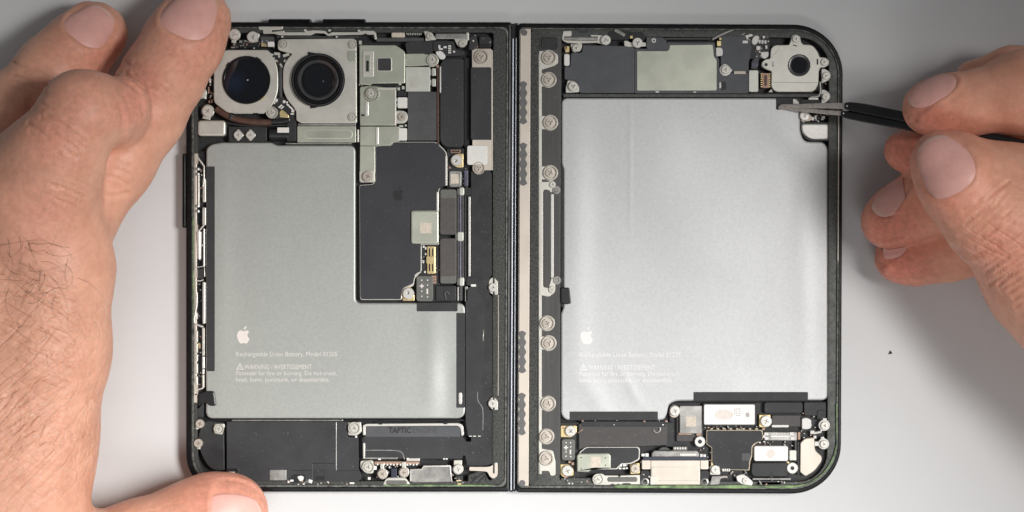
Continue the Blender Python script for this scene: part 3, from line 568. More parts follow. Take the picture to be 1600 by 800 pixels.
box('solder_block', 621, 152, 636.5, 169, 3, 4.6, 'white_part', PH, 2, 0.15); plate('screw_tab', rp([(619, 173), (632, 173, 5), (637, 178, 4), (637, 188, 4), (632, 193, 4), (619, 193)], 1), 3, 4.4, 'steel', PH); screw(628, 182.5, 6, 4.65, PH, 'beige'); box('solder_block', 622.5, 200, 636, 219.5, 3, 4.6, 'white_part', PH, 2, 0.15)
bits('surface_mount_components', [(625, 131, 4, 4), (630, 137, 4, 5), (623, 139, 4, 4), (630, 129, 3, 3), (620, 156, 1.6, 5), (620, 164, 1.6, 4), (627, 197, 6, 3), (634, 196, 3, 3)], 3, 4.2, 'chip_steel', PH)
box('small_chip', 621, 141, 636, 151, 2.6, 3.7, 'flex_black', PH, 1)
# main board cover
outl = [(587.5, 228.5, 3), (612, 227.5, 3), (615, 222.5, 2), (681, 222.5, 5), (697, 238.5, 5), (697, 291, 4), (687, 292.5, 4), (684.5, 300, 2), (684.5, 381, 1), (657.5, 381, 1), (657.5, 423, 3), (647, 434, 2), (645, 446, 3), (630, 450, 5), (626.5, 467.5, 3), (563.5, 467.5, 4), (562.5, 290, 3), (584, 288.5, 5), (587.5, 282, 3)]
plate('board_rim', rp([(x + (1.2 if x > 620 else -1.0), y + (1.2 if y > 300 else -1.0), r) for x, y, r in outl]), 2.4, 3.9, 'steel', PH, 0.1)
bc = part(plate('board_cover', rp(outl), 2.6, 4.15, 'board_cover', PH, 0.14), 'large matte charcoal logic board cover'); emblem(622.5, 302.5, 23, 4.16, 'print_dark', bc)
box('bright_edge', 695.6, 243, 698.8, 290, 3.4, 4.3, 'nickel', PH, 1, 0.1); box('bright_edge', 682, 300, 684.8, 330, 3.4, 4.3, 'nickel', PH, 1, 0.1)
gc = part(box('shield_chip', 642, 328.5, 685.5, 381, 3.2, 4.75, 'steel_green', PH, 4, 0.35), 'greenish silver shielded chip on the logic board'); box('top_fold', 646, 330, 684, 334.5, 4.5, 4.86, 'steel_green', gc, 1, 0.15); box('print_patch', 656.5, 348, 674, 364.5, 4.7, 4.775, 'code_patch', gc, 0.5, 0)
box('circuit_board', 655, 380, 687, 472, 2.2, 3.5, 'flex_black', PH, 1); cn = box('gold_connector', 667, 384.5, 680.5, 428, 3.3, 4.2, 'gold', PH, 2, 0.2)
box('connector_slot', 670, 388, 672.2, 400, 4.1, 4.24, 'plastic_black', cn, 0.5, 0); box('connector_slot', 675, 388, 677, 400, 4.1, 4.24, 'plastic_black', cn, 0.5, 0); box('connector_slot', 670, 412, 672.2, 424, 4.1, 4.24, 'plastic_black', cn, 0.5, 0); box('connector_slot', 675, 412, 677, 424, 4.1, 4.24, 'plastic_black', cn, 0.5, 0); box('connector_block', 666, 400.5, 679.5, 411.5, 4.1, 4.5, 'gold', cn, 1, 0.1)
bits('surface_mount_components', [(662, 385.5, 3, 3), (657.5, 384, 2.5, 3), (665, 388, 2, 4), (665, 397, 2, 3), (664, 425, 2.5, 3)], 3.4, 3.9, 'white_part', PH)
def plus_connector(x0, y0, x1, y1, z=4.3):
    c = box('battery_connector', x0, y0, x1, y1, 3, z, 'connector_gray', PH, 4, 0.2); w, h = x1 - x0, y1 - y0
    px, py = x0 + w * 0.33, y0 + h * 0.40
    plate('plus_mark', [(px - 3.4, py - .9), (px - .9, py - .9), (px - .9, py - 3.4), (px + .9, py - 3.4), (px + .9, py - .9), (px + 3.4, py - .9), (px + 3.4, py + .9), (px + .9, py + .9), (px + .9, py + 3.4), (px - .9, py + 3.4), (px - .9, py + .9), (px - 3.4, py + .9)], z - .1, z + .02, 'print_light', c, 0)
    box('minus_mark', x0 + w * .66 - 1.2, y0 + h * .50, x0 + w * .66 + 1.2, y0 + h * .71, z - .1, z + .02, 'print_light', c, 0.3, 0)
    bits('contact_dots', [(x0 + w * a, y0 + h * b, 1.8, 1.8) for a, b in ((.33, .17), (.33, .6), (.33, .8), (.68, .17), (.68, .36), (.68, .82))], z - .1, z + .015, 'print_faint', c); return c
part(plus_connector(650.5, 431, 676.5, 471), 'olive grey battery connector with plus mark on the left half')
bits('copper_dots', [(676 + 4 * (i % 2), 432.5 + 4.4 * (i // 2), 3.6, 3.6) for i in range(6)], 3.4, 4.1, 'copper', PH)
plate('gold_tab', rp([(629, 451, 6), (640, 447, 8), (647.5, 455, 5), (647.5, 470), (629, 470)], 1), 3, 4.2, 'gold', PH); screw(638.3, 458.7, 9, 4.5, PH, 'standoff')
tube('bright_edge', smooth_path([(627, 466, 4.1), (630, 452, 4.1), (641, 446, 4.1), (646, 443, 4.1)], 5), 1.3, 'nickel', PH, 8); tube('bright_edge', smooth_path([(648, 432, 4.1), (651, 428, 4.1), (657.5, 425, 4.1)], 5), 1.3, 'nickel', PH, 8)
# connector column right of the board
plate('gold_tab', rp([(724, 240, 1), (724, 261.5, 1), (714, 262, 8), (704, 256, 8), (704, 246, 8), (712, 240, 5)], 4), 3, 4.2, 'gold', PH); screw(713.5, 250.5, 8.8, 4.5, PH, 'standoff')
ring('copper_frame', rr(704, 234, 719.5, 238.8, 1, 3), rr(705.4, 235.4, 718.1, 237.4, .5, 3), 3, 3.9, 'copper', PH, 0.05, 0.05); bits('copper_dots', [(703, 262, 3, 3)], 3, 3.9, 'copper', PH); box('circuit_board', 698.5, 232, 725, 294, 2.2, 3.3, 'flex_black', PH, 1)
gch = box('small_chip', 702, 267, 721, 292, 3, 4.3, 'steel_dull', PH, 3, 0.2); box('print_patch', 704.5, 272, 716.5, 287, 4.2, 4.32, 'code_patch', gch, 0.5, 0); box('flex_edge', 725, 265.5, 731.5, 291, 2.6, 4.2, 'flex_violet', PH, 1, 0.2)
for (y0, y1, b0, b1) in ((295.5, 367, 296, 309.5), (372, 443.5, 431, 443)):
    fb = box('flex_connector', 687, y0, 713.5, y1, 3, 4.35, 'brown_light', PH, 4, 0.25); box('flex_band', 688, b0, 712.5, b1, 4.2, 4.42, 'connector_gray', fb, 3, 0.1)
for x, w, m in ((715.5, 2.0, 'brown'), (719.2, 2.6, 'flex_violet'), (723, 2.4, 'brown'), (727, 2.2, 'flex_black'), (730.3, 1.4, 'flex_black')): tube('flex_loop', [(x, 300, 3.6), (x, 440, 3.6)], w, m, PH, 10)
for x, y, w, h in ((721.5, 299, 8, 13), (719.5, 369.5, 10, 15), (721.5, 440, 8, 14)): box('flex_clip', x - w / 2, y - h / 2, x + w / 2, y + h / 2, 3.4, 4.4, 'chip_steel', PH, 2.5, 0.25); box('flex_clip_foot', x - w / 2 - 3.4, y - h / 2 + 2, x - w / 2 - 0.2, y + h / 2 - 1, 3.2, 4.1, 'connector_gray', PH, 1)
box('bright_edge', 731.8, 307, 735.2, 432, 3.2, 4.5, 'nickel', PH, 0.8, 0.1); box('edge_block', 726, 293, 735.5, 305.5, 2.8, 4.3, 'flex_black', PH, 1); box('edge_block', 728.5, 433, 736, 446, 2.8, 4.3, 'flex_black', PH, 1)
cb = box('dark_clip', 680, 446, 713, 471, 2.6, 4.0, 'flex_black', PH, 3, 0.3); tube('clip_ridge', smooth_path([(697, 468, 4.05), (695, 458, 4.1), (698, 455, 4.1), (702, 460, 4.05)], 5), 1.6, 'graphite_light', cb, 8); box('steel_leaf', 714, 448, 717, 470, 3, 4.2, 'steel_dull', PH, 1); box('steel_leaf', 718.2, 446, 722.5, 470, 3, 4.1, 'graphite_light', PH, 1); box('steel_leaf', 726.5, 447.5, 731, 471, 3, 4.2, 'steel_dull', PH, 1)
# dark sheets on the right of the left half
part(plate('ribbon_sheet', rp([(735.8, 267, 2), (766, 266, 3), (768.5, 272, 2), (768.5, 430, 2), (764, 436, 2), (764, 458, 2), (770, 466, 2), (770, 618, 1), (764, 622, 2), (764, 640, 2), (770, 642, 1), (776.5, 650, 1), (776.5, 716, 10), (766, 727.5, 8), (730, 727.5, 2), (727, 712, 1), (566, 712, 1), (566, 683, 1), (724, 683, 2), (728, 690, 2), (735.8, 690, 1)]), 2.6, 4.02, 'flex_black', PH, 0.08), 'long dark ribbon sheet beside the left battery')
part(plate('ribbon_cable', rp([(727.5, 452, 2), (734, 448, 2), (743, 447, 2), (749, 458, 4), (757, 472, 5), (757, 572, 6), (746.5, 612, 6), (747, 624, 6), (754.5, 640, 6), (754.5, 676, 3), (751, 681.5, 3), (731, 682, 2), (727.5, 660, 2)]), 3.2, 4.2, 'tape_black', PH, 0.08), 'dark flexible ribbon cable with shaped edge')
for x in (733, 738.5, 744): box('ribbon_trace', x, 470, x + 0.8, 600, 4.1, 4.24, 'graphite', PH, 0.2, 0)
bits('solder_dashes', [(735, 681.5, 4, 1.3), (741.5, 681.5, 5, 1.3), (749, 681.5, 4, 1.3)], 4.0, 4.3, 'white_part', PH); box('steel_sliver', 735.5, 444, 744, 448, 3.5, 4.3, 'white_part', PH, 1.5, 0.1); tube('bright_edge', [(755.5, 516, 4.2), (754.8, 533, 4.2)], 0.8, 'steel', PH, 6); tube('bright_edge', smooth_path([(746.3, 612, 4.15), (747, 626, 4.15), (754.3, 640, 4.15), (754.3, 672, 4.15)], 5), 0.7, 'steel_dull', PH, 6)
for cx, cy, y0, y1 in ((770.3, 449, 432, 461), (769.5, 630.5, 619, 641)): plate('screw_tab', rp([(764, y0 + 5, 4), (771, y0, 4), (778, y0 + 8, 2), (778, y1, 2), (768, y1 - 1, 4), (763, y1 - 8, 4)], 3), 3, 4.25, 'steel', PH); screw(cx, cy, 6.6, 4.55, PH, 'nickel')
tube('bright_edge', [(778.6, 461, 4.2), (778.6, 540, 4.25), (778.3, 618, 4.2)], 0.7, 'beige_metal', PH, 6)
plate('beige_bracket', rp([(733, 729.5, 2), (766, 729.5, 6), (775, 722, 4), (777.5, 724, 1), (777.5, 744, 4), (771, 748.5, 5), (765, 745, 4), (761.5, 737, 4), (733, 735.5, 2)]), 3.4, 4.3, 'beige_metal', PH, 0.1)
cr = plate('crumpled_tape', rp([(731, 742), (745, 737), (757, 737), (763, 750), (776, 751), (776, 758), (731, 758)], 3), 3.4, 4.1, 'gasket', PH, 0.3)
for p in ([(735, 755), (752, 741), (758, 739)], [(745, 757), (757, 744), (760, 752)], [(737, 748), (745, 744)]): tube('tape_crease', smooth_path([(x, y, 4.12) for x, y in p], 4), 1.0, 'flex_black', cr, 6)
# --- bottom of the left half
part(plate('speaker_box', rp([(354, 658.5, 3), (543, 658.5, 1), (543, 682, 1), (560, 684, 2), (560.5, 733, 2), (566, 745, 3), (560, 752.5, 3), (505, 752.5, 1), (354, 752, 4)]), 2.2, 4.1, 'graphite', PH, 0.14), 'flat dark grey speaker box along the lower edge')
box('panel_ridge', 524.3, 659.5, 526, 735, 4.0, 4.3, 'steel_dull', PH, 0.5, 0.08); box('step_line', 487, 723.5, 524, 724.6, 4.0, 4.16, 'plastic_black', PH, 0.2, 0.02); box('step_line', 487.5, 724, 488.6, 751, 4.0, 4.17, 'graphite_light', PH, 0.2, 0.02); box('step_line', 526, 735, 560, 735.8, 4.0, 4.15, 'plastic_black', PH, 0.2, 0.02); box('step_line', 457, 734.5, 487, 735.6, 4.0, 4.15, 'plastic_black', PH, 0.2, 0.02)
box('recess_cover', 490.5, 734.5, 510, 751, 3.8, 4.18, 'flex_black', PH, 1, 0.05); box('recess_slot', 492, 744, 508, 750.5, 4.1, 4.22, 'plastic_black', PH, 1, 0.02); box('gray_tab', 421, 734, 447.5, 750.5, 3.9, 4.35, 'steel_dull', PH, 1.5, 0.12)
box('rail', 362, 655.8, 536, 658, 3, 4.2, 'steel_dull', PH, 0.8, 0.15); box('rail', 318, 655.3, 780, 657.8, 1.6, 3.3, 'plastic_black', PH, 0.8)
plate('corner_panel', rp([(322, 657, 4), (350, 660, 2), (351, 735, 2), (330, 735, 14), (316, 715, 14), (308, 690, 6), (312, 672, 4)]), 2.2, 3.9, 'flex_black', PH, 0.2)
for x, y, r, st in ((342, 670, 7.6, 'ring'), (312.5, 662, 7, 'beige'), (310, 692.5, 7, 'beige')): screw(x, y, r, 4.5, PH, st)
plate('screw_tab', rp([(335, 662), (350, 662), (351, 666), (347, 679), (336, 678), (334, 676)], 1.5), 3, 4.2, 'steel', PH); box('screw_tab', 305.5, 666, 310, 671, 3, 4.2, 'steel', PH, 1); box('screw_tab', 308, 698, 313, 702, 3, 4.2, 'steel', PH, 1); box('slot_block', 354, 732, 372, 742, 3.6, 4.16, 'plastic_black', PH, 2, 0.03)
box('steel_foot', 357, 737, 367, 745, 3.6, 4.25, 'code_patch', PH, 1)
plate('screw_tab', rp([(543.5, 660), (564, 659.5), (565, 675), (557, 681), (544, 680)], 2), 3, 4.35, 'steel', PH); screw(553.5, 668.7, 9, 4.6, PH, 'ring'); bits('solder_block', [(556.5, 682.5, 3, 3)], 4, 4.3, 'white_part', PH)
plate('screw_tab', rp([(563, 720), (582, 719), (585, 728), (583, 740), (572, 740), (563, 732)], 3), 3, 4.35, 'steel', PH); screw(575.5, 729.5, 9, 4.6, PH, 'ring')
bits('solder_dots', [(586, 731, 5, 6), (577, 747.5, 4, 4), (485, 752, 6, 5, 20), (550, 755, 7, 2.6), (456, 751, 5, 3), (451, 753, 3, 3)], 3.9, 4.3, 'white_part', PH)
plate('heart_tab', rp([(464, 745), (470, 743), (475, 745), (473, 752), (468, 752)], 2), 3.9, 4.4, 'white_part', PH); plate('slot_block', rp([(459, 741), (478, 742), (478, 751), (462, 755), (448, 753), (450, 750)], 2), 3.8, 4.18, 'plastic_black', PH, 0.03)
# haptic motor
box('motor_label_band', 571.5, 666.3, 719, 682.5, 3.9, 4.09, 'slate', PH, 1, 0.03); hm = part(box('haptic_motor', 569, 662.5, 723, 717, 2.4, 4.05, 'graphite', PH, 2, 0.12), 'dark haptic motor box with printed lettering'); lettering('TAPTIC', 607, 667.5, 642, 677, 4.105, 'print_dark', hm, bold=0.03); lettering('ENGINE', 645, 667.5, 684, 677, 4.105, 'print_dim', hm)
plate('bright_frame', rp([(567, 680), (567, 664.5, 2), (573, 662.3, 1), (716, 661.2, 2), (723.5, 664, 4), (725, 680, 2), (721, 681.5, 2), (719.3, 668, 3), (715, 665.2, 2), (571, 666, 2), (571, 680)], 0.5), 3.6, 4.28, 'nickel', hm, 0.1)
bits('frame_notch', [(594.5, 661.8, 6, 3.2), (696, 661.2, 6, 3.2)], 4.0, 4.4, 'plastic_black', hm)
box('bright_frame', 567, 692, 570.5, 717, 3.6, 4.2, 'steel', hm, 0.6); box('bright_frame', 569, 714.5, 621, 717.5, 3.6, 4.2, 'steel_dull', hm, 0.6); box('bright_frame', 635, 716, 656, 720.5, 3.6, 4.2, 'steel', hm, 0.8); bits('solder_block', [(593, 717.5, 4, 2.5), (637, 716.5, 3, 2), (694, 717, 3, 2), (698, 717, 3, 2)], 3.8, 4.4, 'white_part', PH)
tube('flex_outline', smooth_path([(571, 703.5, 4.1), (600, 703.5, 4.1), (622, 704.5, 4.1), (629, 709, 4.1), (632, 718, 4.1)], 6), 1.0, 'steel_dull', hm, 6); plate('flex_flap', rp([(570, 704.5), (620, 704.5), (628, 709, 3), (631, 717), (570, 714)], 1), 3.9, 4.12, 'tape_black', hm, 0.03)
box('pin_row', 585, 721, 655, 726, 3, 3.9, 'copper', PH, 0.6, 0.1); bits('contact_pins', [(590 + i * 5.1, 725.5 + 0.6 * (i % 2), 2.2, 3) for i in range(13)], 3, 4.05, 'white_part', PH)
for x, y in ((597.5, 740.5), (631, 738)): plate('screw_tab', lobe(x, y, 8.4, -92, 16, 6), 3, 4.25, 'steel', PH); screw(x, y, 7, 4.6, PH, 'beige')
box('small_block', 611, 732, 620, 746, 2.8, 4.0, 'flex_navy', PH, 1)
plate('port_surround', rp([(598, 758, 1), (602, 749, 4), (607, 746.5, 2), (624, 746, 1), (634, 747, 3), (641, 757, 2)], 2), 3, 4.3, 'steel', PH, 0.15); box('port_slot', 603, 750.5, 636, 757, 4.1, 4.42, 'connector_gray', PH, 3, 0.15)
sv = part(plate('silver_plate', rp([(641, 733, 2), (658, 733, 2), (662, 728, 2), (705, 727.5, 3), (705.5, 753, 3), (645, 754, 4), (641, 750, 2)]), 3, 4.35, 'steel_dull', PH, 0.15), 'scuffed silver plate at the lower edge'); tube('bright_edge', [(641.5, 752, 4.35), (641.5, 734, 4.35), (659, 733.5, 4.35), (662, 728.5, 4.35), (703, 728, 4.35), (705.5, 752, 4.35)], 1.3, 'nickel', sv, 8)
box('screw_tab', 709, 719, 722, 727, 3, 4.3, 'steel', PH, 1.5); plate('screw_tab', disc(715.5, 733, 8.6), 3, 4.25, 'steel', PH); screw(715.8, 733, 7.4, 4.55, PH, 'nickel'); box('steel_foot', 712, 743, 723, 755, 3, 4.0, 'flex_black', PH, 1); bits('gold_pads', [(718, 756.5, 6, 3), (717, 751, 8, 1.6)], 3.8, 4.2, 'gold', PH)
# left edge springs and flex
tube('spring_wire', [(306, 244, 4.2), (312, 250, 4.2), (319, 260, 4.2), (319, 284, 4.2), (317, 292, 4.2)], 1.3, 'nickel', PH, 8)
box('bright_edge', 316.5, 279, 321.5, 316, 3, 4.35, 'steel', PH, 1.5, 0.15); box('bright_edge', 316, 324, 321.5, 352, 3, 4.3, 'steel', PH, 1.5, 0.15); tube('spring_wire', [(320, 350, 4.2), (312, 360, 4.2), (306, 361, 4.2)], 1.3, 'nickel', PH, 8)
box('spring_leaf', 308.5, 272, 311.5, 322, 3, 4.3, 'steel', PH, 1, 0.15)
for y in (264, 272, 322, 330): box('spring_clip', 304.5, y - 2.6, 311.5, y + 2.6, 3, 4.4, 'steel_dull', PH, 1.5, 0.2)
box('ledge_strip', 303.4, 240, 307.5, 610, 2.5, 4.22, 'beige_metal', PH, 1, 0.1); bits('ledge_steps', [(306.5, 248, 5, 16), (306.5, 355, 5, 8), (306, 428, 5, 12), (306, 608, 6, 18)], 3, 4.3, 'beige_metal', PH)
tube('button_rod', [(311, 362, 4.0), (311.5, 405, 4.0)], [4.6, 3.2], 'nickel', PH, 12); box('button_clip', 306, 363, 315, 379, 3, 4.2, 'steel', PH, 2); box('bright_edge', 317.3, 357, 319.8, 416, 3, 4.4, 'nickel', PH, 1, 0.1)
tube('spring_wire', [(305.5, 418, 4.2), (319.5, 416, 4.2), (319.8, 432, 4.2)], 1.0, 'nickel', PH, 8); box('dark_block', 307.5, 420, 318, 436, 2.6, 4.0, 'tape_black', PH, 1.5); tube('spring_wire', [(304, 438, 4.2), (313, 439, 4.2), (318, 437, 4.2)], 1.0, 'nickel', PH, 8)
box('bright_edge', 316.5, 440.5, 320.5, 506, 3, 4.4, 'nickel', PH, 1.5, 0.1); tube('spring_wire', smooth_path([(307.5, 457, 4.2), (307.5, 475, 4.2), (305, 490, 4.2), (304, 504, 4.2), (312, 509, 4.2), (318, 510.5, 4.2)], 5), 1.6, 'nickel', PH, 8); box('spring_clip', 303.5, 488, 308.5, 499, 3, 4.4, 'steel', PH, 1.5, 0.2)
for y0, y1 in ((517, 535), (537, 552), (554, 565), (568, 584), (588, 602)): box('spring_leaf', 304.8, y0, 308.8, y1, 3, 4.35, 'steel', PH, 1, 0.15)
for y0, y1 in ((512, 548), (548, 556), (557, 576), (577, 585), (586, 606)): box('bright_edge', 315.7, y0, 318.4 + (y0 % 3) * 0.5, y1, 3, 4.35, 'nickel' if y0 % 2 else 'steel', PH, 0.8, 0.1)
bits('gold_pads', [(312, 541, 2.5, 7), (309, 538, 4, 4)], 3, 3.9, 'gold', PH); tube('spring_wire', [(318, 606, 4.2), (306, 610, 4.2), (304, 616, 4.2)], 1.2, 'nickel', PH, 8)
box('dark_channel', 308.5, 236, 321, 640, 1.4, 2.6, 'plastic_black', PH, 1); box('side_block', 309, 628, 318, 652, 2, 3.9, 'tape_black', PH, 2); bits('solder_block', [(305.5, 622, 5, 14)], 3, 4.3, 'beige_metal', PH)

# ------------------------------------------------------------------ right half: battery
br = part(plate('battery', rp([(877.5, 153, 10), (1250.5, 153, 2), (1250.5, 206, 12), (1257, 221, 10), (1286, 221.5, 8), (1293.3, 230, 6), (1293.3, 625.5, 10), (1056, 626.5, 8), (1045, 632, 6), (1043, 645, 5), (1038, 656.5, 6), (884, 656.5, 8), (876.5, 648, 6), (876.5, 490, 3), (880.5, 480, 3), (880.5, 264, 3), (877.5, 256, 3)], n=6), 1.4, 4.10, 'foil_right', PH, 0.42), 'large silver grey battery pouch in the right half')
box('edge_tape', 890, 643, 1028, 656.6, 3.9, 4.16, 'tape_black', br, 1, 0.04); box('edge_tape', 1083.5, 612.5, 1262.5, 626, 3.9, 4.16, 'tape_black', br, 1, 0.04)
part(box('pull_tab', 1213, 153.5, 1251, 171, 3.9, 4.30, 'tape_black', br, 0.8, 0.05), 'black pull tab gripped by the tweezers')
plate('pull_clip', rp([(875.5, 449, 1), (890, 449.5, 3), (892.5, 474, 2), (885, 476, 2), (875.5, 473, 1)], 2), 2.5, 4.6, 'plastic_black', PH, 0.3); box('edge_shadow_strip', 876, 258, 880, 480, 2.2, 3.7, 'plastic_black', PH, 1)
battery_print(br, 905.5, 510.5, 'print_faint', 'print_faint')
# --- right half: top row
box('top_rail', 880, 146.5, 1285, 152, 2.6, 3.95, 'ledge', PH, 1, 0.15)
plate('hook_bracket', rp([(880, 48.5), (893, 48), (893, 56, 1), (884, 58, 2), (884, 63, 2), (938, 64, 2), (940, 66.5), (909, 67.5), (908, 69), (884, 66.5, 4), (877.5, 62, 4)], 2), 3.2, 4.4, 'steel', PH); tube('antenna_bar', [(882, 60, 4.2), (934, 60.5, 4.2)], 3.6, 'steel_dull', PH, 12)
box('blue_mark', 905, 48.6, 919, 51.4, 3.9, 4.15, 'flex_navy', PH, 1, 0.05); plate('screw_tab', rp([(922, 54), (940, 55), (953, 58), (952, 68), (944, 70.5), (938, 68), (928, 66)], 2), 3.2, 4.35, 'steel', PH); screw(946.5, 62.8, 7.8, 4.65, PH, 'tri')
plate('screw_tab', rp([(891, 69), (910, 68.5), (907.5, 80, 4), (895, 82.5, 4)], 2), 3.2, 4.38, 'steel', PH); screw(900, 75.2, 6, 4.55, PH, 'steel'); bits('gold_pads', [(886.5, 77, 6, 9), (884, 75, 3, 4)], 3.6, 4.2, 'gold', PH); box('contact_tab', 881.3, 84, 890, 103, 3.4, 4.35, 'white_part', PH, 3, 0.2)
part(plate('receiver_box', rp([(882, 104, 2), (891, 104, 2), (892, 83, 2), (909, 82, 2), (911, 70.5, 2), (991.5, 72, 2), (991.5, 145.5, 2), (906, 145.5, 2), (903, 127, 8), (882, 124, 3)]), 2.4, 4.12, 'slate', PH, 0.14), 'plain dark grey box left of the pale plate at top')
plate('screw_tab', rp([(887, 125.5), (898, 126, 6), (905, 134, 6), (905, 144), (884, 145), (884, 137)], 1.5), 3.2, 4.35, 'steel', PH); screw(895.5, 135, 7.6, 4.6, PH, 'steel')
tube('ground_strap', [(961, 46.5, 4.3), (976.5, 55.5, 4.3)], 2.8, 'steel_dull', PH, 8, 0.4); box('black_recess', 950, 48, 985, 62, 3.4, 4.03, 'plastic_black', PH, 4, 0.02); plate('black_recess', rp([(984, 50), (1003, 50), (1010, 58), (1004, 66), (985, 60)], 3), 3.4, 4.2, 'plastic_black', PH, 0.1)
bits('gold_pads', [(986.5, 58, 4, 4)], 4.0, 4.45, 'gold', PH); plate('screw_tab', rp([(975, 63.5), (981, 63.5), (984, 66), (1009, 66), (1009.5, 72.5), (982, 73), (975.5, 72)], 1.5), 3.2, 4.35, 'steel', PH); screw(996, 67, 8, 4.7, PH, 'tri')
plate('dark_bracket', rp([(1010, 57.5), (1036, 58.5), (1042, 64), (1042, 78), (1012, 78), (1010, 74)], 2), 3, 4.25, 'slate', PH); lathe('rivet_ring', 1021.5, 63.3, [(3.6, 4.1), (3.4, 4.4), (2, 4.4), (1.6, 4.2), (0, 4.2)], 'white_part', PH, 16)
box('rail', 1036, 58.5, 1112, 62.5, 3, 4.06, 'plastic_black', PH, 1); box('rail', 1040, 59.8, 1109, 61, 3, 4.14, 'graphite_light', PH, 0.4, 0.02)
hol = [(1035.5 + i * 6.55, 47.6) for i in range(6)] + [(1082.5 + i * 6.6, 47.7) for i in range(4)]
for x, y in hol: plate('grille_hole', disc(x, y, 2.0, 12), 3.9, 4.03, 'plastic_black', PH, 0)
ply = [(995, 79.5), (1043, 79.5), (1046, 76), (1046, 70), (1114, 69.5), (1115.5, 88), (1120, 93), (1120, 141.5), (995, 141.5)]
plate('plate_surround', rp([(991.8, 76, 2), (1041, 76, 2), (1042.5, 66, 2), (1117, 66, 2), (1119, 86, 2), (1124, 92, 2), (1124, 146, 2), (991.8, 146, 2)]), 2.4, 4.05, 'slate', PH, 0.1)
part(plate('steel_plate', rp(ply, 2.5), 2.6, 4.3, 'steel_green', PH, 0.12), 'blank pale steel plate near the top edge'); bits('solder_block', [(1027, 143.5, 5, 2), (1085.5, 143.8, 4, 1.6)], 3.9, 4.2, 'white_part', PH)
tube('ground_strap', [(1113, 61.5, 4.3), (1128, 53.5, 4.4), (1147, 45.5, 4.3)], [1.8, 2.0, 1.3], 'steel_dull', PH, 8, 0.5); bits('gold_pads', [(1123.5, 68, 6, 8), (1125.5, 60.5, 3, 3)], 3.6, 4.2, 'gold', PH); plate('contact_tab', rp([(1118.5, 74), (1127, 74), (1129.5, 78), (1129, 87), (1119, 88)], 2), 3.4, 4.45, 'white_part', PH, 0.2)
part(plate('module_box', rp([(1126, 56, 2), (1162, 56, 2), (1174, 64, 2), (1174, 80, 3), (1170, 98, 3), (1170, 112, 1), (1126, 112, 1)]), 2.4, 4.15, 'slate', PH, 0.14), 'dark grey module beside the front camera'); box('module_box', 1122, 113, 1169.5, 146, 2.4, 4.1, 'slate', PH, 2, 0.12)
plate('screw_tab', rp([(1132, 99, 4), (1138, 102, 4), (1144.5, 110, 2), (1138, 118, 5), (1130, 119, 6), (1124, 112, 6), (1124.5, 105, 5)], 4), 3.2, 4.45, 'white_part', PH, 0.15); screw(1133.5, 109, 6.5, 4.58, PH, 'steel'); box('contact_tab', 1147, 111, 1165.5, 115.6, 3.6, 4.4, 'code_patch', PH, 1, 0.12); box('black_recess', 1125, 127, 1135, 141, 3.8, 4.14, 'plastic_black', PH, 4, 0.02); box('steel_sliver', 1123.5, 128, 1127, 138, 3.8, 4.25, 'steel', PH, 1.5, 0.1)
box('black_recess', 1163, 52, 1203, 92, 2.4, 3.9, 'plastic_black', PH, 4); bits('surface_mount_components', [(1164.5, 65.5, 8, 4), (1170, 56, 10, 3.5, -15), (1187, 65, 3, 5), (1191.5, 65.5, 3, 5), (1196, 65.5, 3, 5), (1193.5, 58, 3.5, 3.5), (1185, 75, 6, 6), (1197.5, 73.5, 3, 5), (1187, 81, 2.5, 2.5), (1168, 60, 3, 3)], 3.8, 4.35, 'white_part', PH)
plate('oval_tab', rp([(1182, 54.5, 4), (1187, 57, 4), (1184, 67, 4), (1179, 71, 4), (1174, 67, 4), (1176, 58, 4)], 4), 3.8, 4.6, 'white_part', PH, 0.25); plate('oval_tab', rp([(1188.5, 81), (1201, 80.5), (1201, 88, 3), (1194.5, 92.5, 3), (1189, 89, 3)], 2), 3.8, 4.5, 'white_part', PH, 0.2)
plate('flex_cable', rp([(1180, 80), (1187, 82), (1186, 92), (1184, 108), (1173, 108), (1174, 96), (1179, 90)], 3), 3, 4.0, 'graphite_light', PH, 0.25); box('flex_cable_band', 1174.5, 97, 1185, 104, 3.6, 4.08, 'flex_violet', PH, 2, 0.1); box('pale_plate', 1170, 109.5, 1185, 143.5, 3, 4.4, 'chip_steel', PH, 2.5, 0.15)
gk = box('gold_connector', 1191, 114, 1202, 137.5, 2.6, 4.0, 'copper', PH, 1, 0.15); bits('contact_pins', [(1190 + 12.4 * (i % 2), 115.5 + (i // 2) * 3.3, 2.4, 1.5) for i in range(14)], 3.2, 4.12, 'gold', gk); box('connector_block', 1194.5, 117, 1198.5, 134, 3.8, 4.15, 'cable_brown', gk, 1, 0.08); plate('steel_sliver', rp([(1200, 144), (1205, 139), (1208, 144)], 1), 3.4, 4.2, 'white_part', PH)
